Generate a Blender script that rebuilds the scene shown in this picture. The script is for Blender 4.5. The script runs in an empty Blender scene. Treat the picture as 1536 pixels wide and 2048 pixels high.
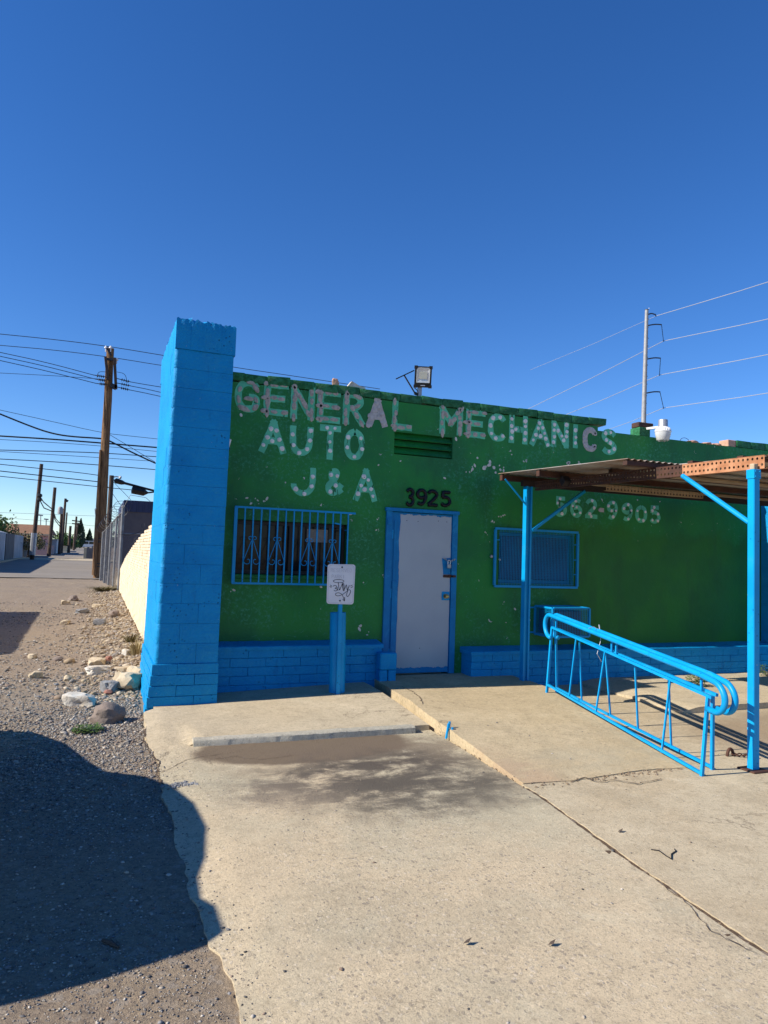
import bpy, math, random
import numpy as np
from mathutils import Vector, Matrix, noise

random.seed(7)
rng = np.random.default_rng(7)
SC = bpy.context.scene
COL = SC.collection
R = math.radians

# ------------------------------------------------------------------ camera, sky, sun, exposure
F_PX = 1420.0
_roll = math.atan(.034)
_pitch = math.atan((1113 - 1024) * math.cos(_roll) / F_PX)
_yaw = R(22)
_f0 = np.array([math.sin(_yaw), math.cos(_yaw), 0]); _r0 = np.array([math.cos(_yaw), -math.sin(_yaw), 0]); _u0 = np.array([0, 0, 1.])
CF = math.cos(_pitch) * _f0 + math.sin(_pitch) * _u0
_u1 = -math.sin(_pitch) * _f0 + math.cos(_pitch) * _u0
CR = math.cos(_roll) * _r0 + math.sin(_roll) * _u1
CU = -math.sin(_roll) * _r0 + math.cos(_roll) * _u1
EYE = np.array([0, 0, 1.6])
cam_d = bpy.data.cameras.new('camera'); cam = bpy.data.objects.new('camera', cam_d); COL.objects.link(cam)
cam_d.sensor_fit = 'HORIZONTAL'; cam_d.sensor_width = 36; cam_d.lens = F_PX / 1536 * 36
cam_d.clip_start = .05; cam_d.clip_end = 6000
cam.matrix_world = Matrix(((CR[0], CU[0], -CF[0], 0), (CR[1], CU[1], -CF[1], 0), (CR[2], CU[2], -CF[2], 1.6), (0, 0, 0, 1)))
SC.camera = cam

SUN = Vector((-1.4, .085, 1.0)).normalized()          # towards the sun
world = bpy.data.worlds.new('World'); SC.world = world; world.use_nodes = True
wn = world.node_tree.nodes; wl = world.node_tree.links
sky = wn.new('ShaderNodeTexSky'); sky.sky_type = 'NISHITA'; sky.sun_disc = False
sky.sun_elevation = math.asin(SUN.z); sky.sun_rotation = math.atan2(SUN.x, SUN.y)
sky.altitude = 1200; sky.air_density = 1.0; sky.dust_density = 0; sky.ozone_density = 5.0
bg = wn['Background']; bg.inputs['Strength'].default_value = .117
hsv = wn.new('ShaderNodeHueSaturation'); hsv.inputs['Saturation'].default_value = 1.22; hsv.inputs['Hue'].default_value = .509
wl.new(sky.outputs[0], hsv.inputs['Color']); wl.new(hsv.outputs[0], bg.inputs[0])
sun_d = bpy.data.lights.new('sun', 'SUN'); sun = bpy.data.objects.new('sun', sun_d); COL.objects.link(sun)
sun_d.energy = 5.0; sun_d.angle = R(.5); sun_d.color = (1, .93, .82)
sun.rotation_euler = SUN.to_track_quat('Z', 'Y').to_euler()
SC.view_settings.view_transform = 'Standard'; SC.view_settings.look = 'None'
SC.view_settings.gamma = 1; SC.view_settings.exposure = .55; SC.view_settings.use_curve_mapping = False

# ------------------------------------------------------------------ measuring helpers (a photo point on a known real plane)
def _ray(x, y): return CF + (x - 768) / F_PX * CR - (y - 1024) / F_PX * CU
def onY(x, y, Y):
    r = _ray(x, y); return EYE + r * Y / r[1]
def onX(x, y, X):
    r = _ray(x, y); return EYE + r * X / r[0]
def onZ(x, y, z=0.):
    r = _ray(x, y); return EYE + r * (z - 1.6) / r[2]
def gz(Y): return .006 * min(max(Y - 8, 0), 252) - .03

# ------------------------------------------------------------------ materials
MATS = {}
def lin(h):
    h = h.lstrip('#'); c = [int(h[i:i + 2], 16) / 255 for i in (0, 2, 4)]
    return tuple(((v + .055) / 1.055) ** 2.4 if v > .04 else v / 12.92 for v in c)
class MT:
    """small wrapper round a node tree"""
    def __init__(s, name, rough=.6, metal=0., spec=.5):
        s.m = bpy.data.materials.new(name); s.m.use_nodes = True; s.t = s.m.node_tree; s.n = s.t.nodes; s.l = s.t.links
        s.b = s.n['Principled BSDF']; s.b.inputs['Roughness'].default_value = rough; s.b.inputs['Metallic'].default_value = metal
        s.b.inputs['Specular IOR Level'].default_value = spec
        s.pos = s.n.new('ShaderNodeNewGeometry').outputs['Position']
        MATS[name] = s.m
    def _in(s, sock, v):
        if isinstance(v, bpy.types.NodeSocket): s.l.new(v, sock)
        elif v is not None:
            if sock.type == 'RGBA' and len(v) == 3: v = (*v, 1)
            sock.default_value = v
    def math(s, op, a, b=None, c=None, clamp=False):
        n = s.n.new('ShaderNodeMath'); n.operation = op; n.use_clamp = clamp
        s._in(n.inputs[0], a)
        if b is not None: s._in(n.inputs[1], b)
        if c is not None: s._in(n.inputs[2], c)
        return n.outputs[0]
    def noise(s, scale, detail=4, rough=.55, dist=0., vec=None, stretch=None, col=False):
        v = vec or s.pos
        if stretch:
            mp = s.n.new('ShaderNodeMapping'); mp.inputs['Scale'].default_value = stretch; s.l.new(v, mp.inputs[0]); v = mp.outputs[0]
        n = s.n.new('ShaderNodeTexNoise'); n.inputs['Scale'].default_value = scale; n.inputs['Detail'].default_value = detail
        n.inputs['Roughness'].default_value = rough; n.inputs['Distortion'].default_value = dist
        s.l.new(v, n.inputs['Vector']); return n.outputs['Color' if col else 'Fac']
    def voro(s, scale, feat='F1', rand=1., out='Distance', vec=None, stretch=None):
        v = vec or s.pos
        if stretch:
            mp = s.n.new('ShaderNodeMapping'); mp.inputs['Scale'].default_value = stretch; s.l.new(v, mp.inputs[0]); v = mp.outputs[0]
        n = s.n.new('ShaderNodeTexVoronoi'); n.feature = feat; n.inputs['Scale'].default_value = scale; n.inputs['Randomness'].default_value = rand
        s.l.new(v, n.inputs['Vector']); return n.outputs[out]
    def sstep(s, v, a, b):
        n = s.n.new('ShaderNodeMapRange'); n.interpolation_type = 'SMOOTHSTEP'
        n.inputs['From Min'].default_value = a; n.inputs['From Max'].default_value = b
        if a > b:
            n.inputs['From Min'].default_value = b; n.inputs['From Max'].default_value = a
            n.inputs['To Min'].default_value = 1; n.inputs['To Max'].default_value = 0
        s._in(n.inputs['Value'], v); return n.outputs['Result']
    def mix(s, f, a, b, mode='MIX'):
        n = s.n.new('ShaderNodeMix'); n.data_type = 'RGBA'; n.blend_type = mode
        s._in(n.inputs['Factor'], f); s._in(n.inputs['A'] if False else n.inputs[6], a); s._in(n.inputs[7], b); return n.outputs[2]
    def xyz(s):
        n = s.n.new('ShaderNodeSeparateXYZ'); s.l.new(s.pos, n.inputs[0]); return n.outputs
    def obrand(s): return s.n.new('ShaderNodeObjectInfo').outputs['Random']
    def color(s, c): s._in(s.b.inputs['Base Color'], c); return s
    def rough(s, c): s._in(s.b.inputs['Roughness'], c); return s
    def bump(s, h, strength=.5, dist=.01):
        n = s.n.new('ShaderNodeBump'); n.inputs['Strength'].default_value = strength; n.inputs['Distance'].default_value = dist
        s.l.new(h, n.inputs['Height']); s.l.new(n.outputs[0], s.b.inputs['Normal']); return s

def simple(name, c, c2=None, scale=6., rough=.6, metal=0., bump=.2, bscale=40., bdist=.004, spec=.4, rnd=.0):
    m = MT(name, rough, metal, spec)
    c2 = c2 or tuple(v * .72 for v in c)
    k = m.noise(scale, 5, .6)
    col = m.mix(m.sstep(k, .35, .68), c, c2)
    if rnd:
        r = m.obrand(); col = m.mix(m.math('MULTIPLY', r, rnd), col, tuple(v * .35 for v in c))
    m.color(col)
    m.rough(m.math('ADD', m.math('MULTIPLY', k, .25), rough - .12))
    if bump: m.bump(m.noise(bscale, 4, .6), bump, bdist)
    return m.m

# paint
def blue_paint(name, c=(.003, .285, .60), c2=(.002, .235, .53), scale=2.4, bscale=34, bump=.8, bdist=.016, rough=.55):
    m = MT(name, rough, 0, .2)
    k = m.noise(scale, 5, .6); pits = m.voro(24, 'F1'); pitm = m.sstep(pits, .22, .08)
    pm = m.math('MULTIPLY', pitm, m.sstep(m.noise(3.2, 3), .5, .62))
    col = m.mix(m.sstep(k, .35, .7), c, c2)
    col = m.mix(m.math('MULTIPLY', m.sstep(m.noise(5.5, 6, .7, .8), .50, .66), .45), col, (.022, .30, .56))
    col = m.mix(m.math('MULTIPLY', m.sstep(m.noise(9, 5, .7, .3, None, (1, 1, .3)), .58, .70), .35), col, (.004, .13, .34))
    col = m.mix(m.math('MULTIPLY', pm, .7), col, (.004, .05, .16))
    col = m.mix(m.math('MULTIPLY', m.sstep(m.noise(21, 3, .6), .735, .76), .6), col, (.35, .45, .5))
    m.color(col)
    h = m.math('ADD', m.noise(bscale, 5, .65), m.math('MULTIPLY', pm, -.9)); m.bump(h, bump, bdist); return m.m
blue_paint('blue_block')
blue_paint('blue_metal', (.003, .30, .63), (.002, .25, .56), 3, 30, .08, .003, .38)
blue_paint('blue_wood', (.003, .20, .46), (.003, .165, .40), 4, 18, .2, .004, .45)

def green_paint(name, lettermode=False):
    m = MT(name, .55, 0, .35)
    X, Y, Z = m.xyz()
    k = m.noise(1.3, 5, .6)
    base = m.mix(m.sstep(k, .38, .66), (.013, .215, .034), (.010, .155, .040))
    # newer, yellower repaint on the lower right, edge brushed
    wob = m.math('MULTIPLY', m.math('SUBTRACT', m.noise(2.2, 4), .5), .8)
    right = m.math('MULTIPLY', m.sstep(m.math('ADD', X, wob), 5.2, 6.3), m.sstep(m.math('ADD', Z, wob), 2.25, 1.95))
    base = m.mix(m.math('MULTIPLY', right, .85), base, m.mix(m.sstep(m.noise(1.1, 3), .4, .6), (.020, .165, .011), (.013, .125, .015)))
    notright = m.math('SUBTRACT', 1, m.math('MULTIPLY', right, .95))
    # worn, lighter teal undercoat showing through in flecks
    zone = m.sstep(m.noise(.9, 4, .6, .6), .43, .62)
    fleck = m.sstep(m.noise(26, 6, .72, .4), .50, .64)
    worn = m.math('MULTIPLY', m.math('MULTIPLY', zone, fleck), notright)
    col = m.mix(m.math('MULTIPLY', worn, .72), base, (.05, .30, .16))
    scr = m.math('MULTIPLY', m.sstep(m.noise(7, 6, .7, 2.5), .60, .66), m.sstep(m.noise(1.7, 3), .45, .6))
    col = m.mix(m.math('MULTIPLY', m.math('MULTIPLY', scr, notright), .45), col, (.09, .36, .24))
    # darker grime near the ground line of the wall and under the coping drips
    grime = m.sstep(m.noise(3, 4, .6, 0, None, (1, 1, .25)), .52, .7)
    col = m.mix(m.math('MULTIPLY', grime, .25), col, (.012, .05, .022))
    # chips down to bare plaster
    cz = m.sstep(m.noise(1.1, 3, .6), .44, .58)
    chip = m.math('MULTIPLY', m.math('MULTIPLY', m.sstep(m.noise(13, 4, .6, .5), .69, .71), cz), notright)
    chip2 = m.math('MULTIPLY', m.sstep(m.noise(6.5, 5, .62), .735, .75), notright)
    chips = m.math('MAXIMUM', chip, chip2)
    col = m.mix(chips, col, (.55, .55, .50))
    m.color(col)
    m.rough(m.math('ADD', .42, m.math('MULTIPLY', k, .3)))
    h = m.math('ADD', m.math('ADD', m.noise(9, 6, .65), m.math('MULTIPLY', m.noise(70, 3), .25)), m.math('MULTIPLY', chips, -.5))
    m.bump(h, .45, .02); return m.m
green_paint('green_plaster')
def green_coping():
    m = MT('green_coping', .6, 0, .3)
    k = m.noise(14, 6, .7); col = m.mix(m.sstep(k, .4, .66), (.010, .13, .034), (.04, .26, .11))
    col = m.mix(m.sstep(m.noise(17, 5, .65), .69, .71), col, (.30, .42, .34))
    col = m.mix(m.math('MULTIPLY', m.obrand(), .45), col, (.008, .06, .03))
    m.color(col); m.bump(m.noise(38, 6, .7), .9, .02)
green_coping()

def ghost():
    m = MT('ghost_letter', .6, 0, .3)
    k = m.noise(5, 4); col = m.mix(m.sstep(k, .35, .65), (.125, .58, .34), (.09, .45, .26))
    drip = m.math('MULTIPLY', m.sstep(m.noise(16, 4, .65, .3, None, (1, 1, .28)), .60, .65), .9)
    col = m.mix(drip, col, (.010, .10, .038)); m.color(col); m.bump(m.noise(30, 4), .3, .006)
ghost()
def glue(name, a, b):
    m = MT(name, .75, 0, .25); k = m.noise(24, 5, .65)
    col = m.mix(m.sstep(k, .35, .7), a, b); col = m.mix(m.sstep(m.noise(30, 3), .68, .72), col, (.12, .10, .10)); m.color(col); m.bump(m.noise(60, 4), .6, .006)
glue('glue_white', (.86, .82, .75), (.66, .61, .56)); glue('glue_grey', (.50, .44, .37), (.33, .285, .24)); glue('glue_pale', (.52, .49, .46), (.38, .35, .33))
m = MT('black_adhesive', .35, 0, .3); m.color((.006, .006, .009)); m.bump(m.noise(55, 4), .8, .01)

# concrete and ground
def concrete(name, c1, c2, agg=1., stains=()):
    m = MT(name, .88, 0, .25)
    X, Y, Z = m.xyz()
    big = m.noise(.55, 5, .6, .4); mid = m.noise(3.3, 6, .65)
    col = m.mix(m.sstep(big, .40, .60), c1, c2); col = m.mix(m.math('MULTIPLY', m.sstep(m.noise(1.05, 6, .68, .7), .50, .62), .30), col, tuple(v * .68 for v in c2)); col = m.mix(m.math('MULTIPLY', m.sstep(m.noise(2.1, 6, .7, .5), .54, .66), .30), col, tuple(min(1, v * 1.22) for v in c2))
    col = m.mix(m.math('MULTIPLY', m.sstep(mid, .42, .72), .45), col, tuple(v * .72 for v in c1))
    col = m.mix(m.math('MULTIPLY', m.sstep(m.noise(1.6, 5, .6, .8), .56, .7), .35), col, tuple(min(1, v * 1.25 + .02) for v in c2))
    # exposed aggregate: separate little stones of varied tone
    wv = m.n.new('ShaderNodeVectorMath'); wv.operation = 'MULTIPLY_ADD'; m.l.new(m.noise(55, 2, .6, 0, None, None, True), wv.inputs[0]); wv.inputs[1].default_value = (.022, .022, .022); m.l.new(m.pos, wv.inputs[2]); wp = wv.outputs[0]
    d = m.voro(52, 'F1', 1., 'Distance', wp, (1, .8, 1)); cc = m.voro(52, 'F1', 1., 'Color', wp, (1, .8, 1)); sep = m.n.new('ShaderNodeSeparateColor'); m.l.new(cc, sep.inputs[0])
    patch = m.sstep(m.noise(.9, 5, .65), .30, .54)
    size = m.math('MULTIPLY', m.sstep(sep.outputs[0], .15, 1.), m.math('ADD', m.math('MULTIPLY', patch, .36), .14))
    st = m.sstep(m.math('SUBTRACT', m.math('MULTIPLY', size, agg), d), -.02, .03)
    stone = m.mix(m.sstep(sep.outputs[1], .15, .9), (.15, .13, .115), (.62, .53, .40))
    col = m.mix(m.math('MULTIPLY', st, m.math('ADD', m.math('MULTIPLY', m.noise(4, 3), .9), .08)), col, stone)
    d2 = m.voro(120, 'F1', 1., 'Distance', wp); col = m.mix(m.math('MULTIPLY', m.math('MULTIPLY', m.sstep(d2, .36, .18), .6), m.math('MULTIPLY', agg, patch)), col, (.13, .115, .10))
    pit = m.math('MULTIPLY', m.sstep(m.noise(48, 4, .7), .66, .72), .7); col = m.mix(pit, col, tuple(v * .42 for v in c1))
    fine = m.noise(130, 3, .8); col = m.mix(m.math('MULTIPLY', m.sstep(fine, .56, .70), .5), col, tuple(v * .5 for v in c1)); col = m.mix(m.math('MULTIPLY', m.sstep(fine, .44, .30), .4), col, tuple(min(1, v * 1.3) for v in c1))
    med = m.noise(11, 6, .75, .4); col = m.mix(m.math('MULTIPLY', m.sstep(med, .50, .68), .38), col, tuple(v * .62 for v in c1)); col = m.mix(m.math('MULTIPLY', m.sstep(med, .46, .30), .35), col, tuple(min(1, v * 1.3) for v in c2))
    sp = m.noise(34, 4, .8); col = m.mix(m.math('MULTIPLY', m.sstep(sp, .53, .66), .55), col, tuple(v * .50 for v in c1)); col = m.mix(m.math('MULTIPLY', m.sstep(sp, .45, .33), .45), col, tuple(min(1, v * 1.35) for v in c1))
    hair = m.sstep(m.math('ABSOLUTE', m.math('SUBTRACT', m.noise(.8, 7, .62, .5), .5)), .005, .002)
    col = m.mix(m.math('MULTIPLY', hair, m.math('MULTIPLY', m.sstep(m.noise(.5, 2), .5, .62), .55)), col, (.10, .075, .05))
    for (cx, cy, rx, ry, dk, soft, tint, amp) in stains:
        wx = m.math('MULTIPLY', m.math('SUBTRACT', m.noise(2.6, 5, .6), .5), amp); wy = m.math('MULTIPLY', m.math('SUBTRACT', m.noise(2.2, 5, .6, 0, None, (1.3, .9, 1)), .5), amp)
        dx = m.math('DIVIDE', m.math('ADD', m.math('SUBTRACT', X, cx), wx), rx); dy = m.math('DIVIDE', m.math('ADD', m.math('SUBTRACT', Y, cy), wy), ry)
        r2 = m.math('SQRT', m.math('ADD', m.math('MULTIPLY', dx, dx), m.math('MULTIPLY', dy, dy)))
        f = m.math('MULTIPLY', m.sstep(r2, 1 + soft, 1 - soft), dk)
        if soft > .3: f = m.math('MULTIPLY', f, m.sstep(m.noise(3.4, 6, .7, .3, None, (.85, 1.15, 1)), .32, .56))
        col = m.mix(f, col, tint)
    m.color(col)
    h = m.math('ADD', m.math('ADD', m.math('MULTIPLY', mid, .5), m.noise(60, 5, .7)), m.math('ADD', m.math('MULTIPLY', st, .5), m.math('MULTIPLY', pit, -.8)))
    m.bump(h, .5, .010); return m.m
TAN, GREY = (.54, .435, .285), (.445, .392, .272)
concrete('concrete_lot', TAN, GREY, 1., (
    (1.72, 5.80, .92, .46, .90, .09, (.125, .09, .06), .26), (2.25, 5.45, .85, .42, .72, .35, (.16, .12, .085), .6),
    (2.0, 4.95, .95, .48, .95, .5, (.085, .07, .056), .9), (2.2, 4.5, .85, .42, .9, .5, (.10, .085, .066), .9), (1.3, 4.75, .35, .3, .5, .6, (.2, .16, .12), .6)))
concrete('concrete_walk', (.49, .40, .265), (.515, .43, .295), .55)
concrete('concrete_ramp', (.475, .37, .22), (.505, .405, .255), .35, ((3.6, 4.75, .9, .25, .3, .6, (.36, .33, .24), .6), (3.0, 4.6, .3, .5, .4, .6, (.42, .26, .16), .5)))
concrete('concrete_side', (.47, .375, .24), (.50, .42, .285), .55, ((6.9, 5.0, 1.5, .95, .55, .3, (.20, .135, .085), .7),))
concrete('concrete_old', (.46, .42, .33), (.40, .37, .29), .7)
def gravelly(name, a, b, c):
    m = MT(name, .95, 0, .2)
    k = m.noise(.5, 5, .6); col = m.mix(m.sstep(k, .35, .65), a, b)
    v = m.voro(85, 'F1', 1., 'Color'); sep = m.n.new('ShaderNodeSeparateColor'); m.l.new(v, sep.inputs[0])
    col = m.mix(m.math('MULTIPLY', sep.outputs[0], .55), col, c)
    g1 = m.noise(26, 5, .75); col = m.mix(m.math('MULTIPLY', m.sstep(g1, .52, .66), .55), col, c); col = m.mix(m.math('MULTIPLY', m.sstep(g1, .46, .34), .45), col, tuple(min(1, x * 1.45) for x in a))
    v2 = m.voro(30, 'F1', 1., 'Color'); sep2 = m.n.new('ShaderNodeSeparateColor'); m.l.new(v2, sep2.inputs[0])
    col = m.mix(m.math('MULTIPLY', m.sstep(sep2.outputs[1], .80, .92), .35), col, (.36, .32, .27))
    m.color(col); h = m.math('ADD', m.noise(90, 5, .75), m.math('MULTIPLY', m.noise(20, 6, .7), .9)); m.bump(h, .7, .018)
gravelly('gravel_ground', (.30, .232, .165), (.335, .258, .172), (.145, .116, .092))
gravelly('dirt_ground', (.30, .22, .14), (.26, .20, .14), (.14, .10, .07))
gravelly('joint_soil', (.16, .105, .065), (.12, .085, .06), (.06, .045, .035))
m = MT('asphalt', .92, 0, .25); k = m.noise(.35, 5, .6)
m.color(m.mix(m.math('MULTIPLY', m.voro(60, 'F1', 1., 'Distance'), .8), m.mix(m.sstep(k, .35, .65), (.165, .143, .118), (.215, .185, .15)), (.30, .265, .22))); m.bump(m.noise(60, 4), .5, .01)
m = MT('pebble', .9, 0, .25); at = m.n.new('ShaderNodeAttribute'); at.attribute_name = 'tone'
m.color(m.mix(m.math('MULTIPLY', m.noise(60, 3), .4), at.outputs['Color'], (.06, .055, .05)))
simple('rock_brown', (.24, .185, .15), (.17, .14, .12), 9, .9, 0, .6, 40, .012)
simple('rock_white', (.62, .58, .50), (.48, .42, .34), 9, .9, 0, .7, 30, .015)
simple('rock_grey', (.25, .25, .25), (.17, .17, .175), 12, .9, 0, .8, 30, .015)
simple('rock_tan', (.52, .43, .30), (.40, .32, .21), 8, .9, 0, .7, 26, .015)
simple('rock_red', (.32, .14, .10), (.25, .12, .09), 12, .9, 0, .6, 30, .01)
# metal, wood, glass
simple('door_grey', (.41, .455, .485), (.375, .415, .455), 1.6, .5, 0, .15, 9, .006)
simple('galvanised', (.42, .43, .44), (.32, .33, .34), 7, .45, .55, .1, 60, .002)
simple('fence_steel', (.24, .245, .25), (.17, .17, .17), 7, .6, .4, .1, 60, .002)
simple('steel_pole', (.33, .33, .33), (.27, .27, .27), 2, .6, .2, .05, 30, .002)
simple('dark_metal', (.05, .05, .055), (.03, .03, .035), 6, .5, .3, .1, 40, .002)
simple('black_plastic', (.016, .014, .014), (.010, .010, .010), 6, .45, 0, .05, 40, .001)
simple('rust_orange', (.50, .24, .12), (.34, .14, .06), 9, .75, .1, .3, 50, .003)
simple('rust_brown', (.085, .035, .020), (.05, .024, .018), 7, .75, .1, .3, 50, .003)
simple('black_beam', (.016, .014, .018), (.03, .018, .014), 3, .7, .1, .2, 40, .003)
simple('tin_top', (.45, .42, .37), (.30, .20, .13), 2.2, .6, .25, .1, 30, .002)
simple('board_tan', (.36, .27, .17), (.25, .18, .11), 3, .8, 0, .3, 30, .003)
simple('sign_white', (.74, .74, .76), (.66, .66, .69), 4, .42, 0, .05, 30, .001)
simple('sign_ghost', (.58, .58, .61), (.52, .53, .55), 12, .5, 0, 0)
simple('ink', (.012, .010, .022), (.02, .018, .03), 30, .5, 0, 0)
simple('lamp_glass', (.62, .62, .58), (.55, .56, .55), 9, .3, 0, .1, 50, .003)
simple('lamp_white', (.78, .78, .76), (.66, .66, .64), 6, .4, 0, .05, 40, .002)
simple('led_panel', (.62, .60, .48), (.55, .54, .44), 30, .3, 0, 0)
simple('reflector', (.70, .71, .70), (.6, .62, .62), 5, .25, .3, 0)
simple('brass', (.45, .36, .16), (.2, .16, .08), 30, .35, .8, .1)
simple('orange_brick', (.55, .32, .22), (.42, .24, .16), 10, .85, 0, .5, 30, .008)
simple('paper', (.28, .25, .22), (.22, .20, .18), 14, .7, 0, 0)
simple('cream_brick', (.80, .66, .46), (.66, .54, .38), 3, .85, 0, .5, 24, .02, .3)
simple('bank_dirt', (.33, .25, .165), (.24, .185, .13), 4, .95, 0, .8, 20, .03)
m = MT('window_glass', .10, 0, .18); X, Y, Z = m.xyz()
m.color(m.mix(m.sstep(m.noise(3, 4), .45, .6), (.022, .016, .016), (.012, .010, .012)))
def pole_wood():
    m = MT('pole_wood', .85, 0, .2); k = m.noise(5, 6, .65, .3, None, (6, 6, .35))
    col = m.mix(m.sstep(k, .36, .66), (.27, .155, .075), (.085, .045, .024)); m.color(col); m.bump(k, .8, .03)
pole_wood()
simple('pole_dark', (.10, .065, .045), (.06, .042, .032), 4, .9, 0, .4, 20, .02)
simple('wire_black', (.012, .012, .014), (.02, .02, .022), 4, .6, .0, 0)
simple('wire_pale', (.45, .47, .50), (.38, .40, .43), 4, .5, .3, 0)
simple('porcelain', (.75, .75, .76), (.6, .6, .62), 8, .25, 0, 0)
simple('dark_blue', (.012, .05, .15), (.008, .028, .09), 1.6, .7, 0, .05)
simple('navy_wall', (.030, .040, .095), (.026, .035, .08), 1, .6, 0, .1)
simple('brown_wall', (.115, .098, .10), (.09, .078, .085), 1, .8, 0, .2)
simple('pink_wall', (.48, .30, .28), (.42, .27, .25), .8, .85, 0, .1)
simple('shingle', (.27, .14, .075), (.19, .10, .055), 3, .9, 0, .5, 12, .03)
simple('white_panel', (.50, .52, .55), (.42, .44, .46), 1, .6, 0, .05)
simple('grey_block', (.19, .18, .17), (.14, .13, .125), 1.2, .9, 0, .3, 8, .02)
simple('cream_wall', (.55, .47, .31), (.46, .39, .26), 1, .9, 0, .2, 8, .02)
simple('car_white', (.75, .75, .75), (.7, .7, .7), 1, .3, 0, 0)
simple('car_dark', (.05, .055, .065), (.045, .05, .06), 1, .3, .2, 0)
simple('car_glass', (.02, .025, .03), None, 1, .08, 0, 0)
simple('tyre', (.015, .015, .015), None, 8, .8, 0, .1)
simple('bark', (.10, .07, .05), (.06, .045, .035), 6, .9, 0, .5, 20, .02)
def leafmat(name, a, b):
    m = MT(name, .6, 0, .3); c = m.mix(m.noise(6, 3), a, b); m.color(c); return m.m
leafmat('leaf_green', (.055, .11, .02), (.09, .14, .03)); leafmat('leaf_bright', (.10, .20, .02), (.16, .24, .05)); leafmat('leaf_dry', (.13, .12, .045), (.17, .13, .06))
leafmat('leaf_dark', (.018, .04, .016), (.03, .055, .02)); leafmat('leaf_far', (.06, .07, .05), (.08, .085, .065)); leafmat('straw', (.36, .29, .15), (.28, .22, .10))

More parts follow.
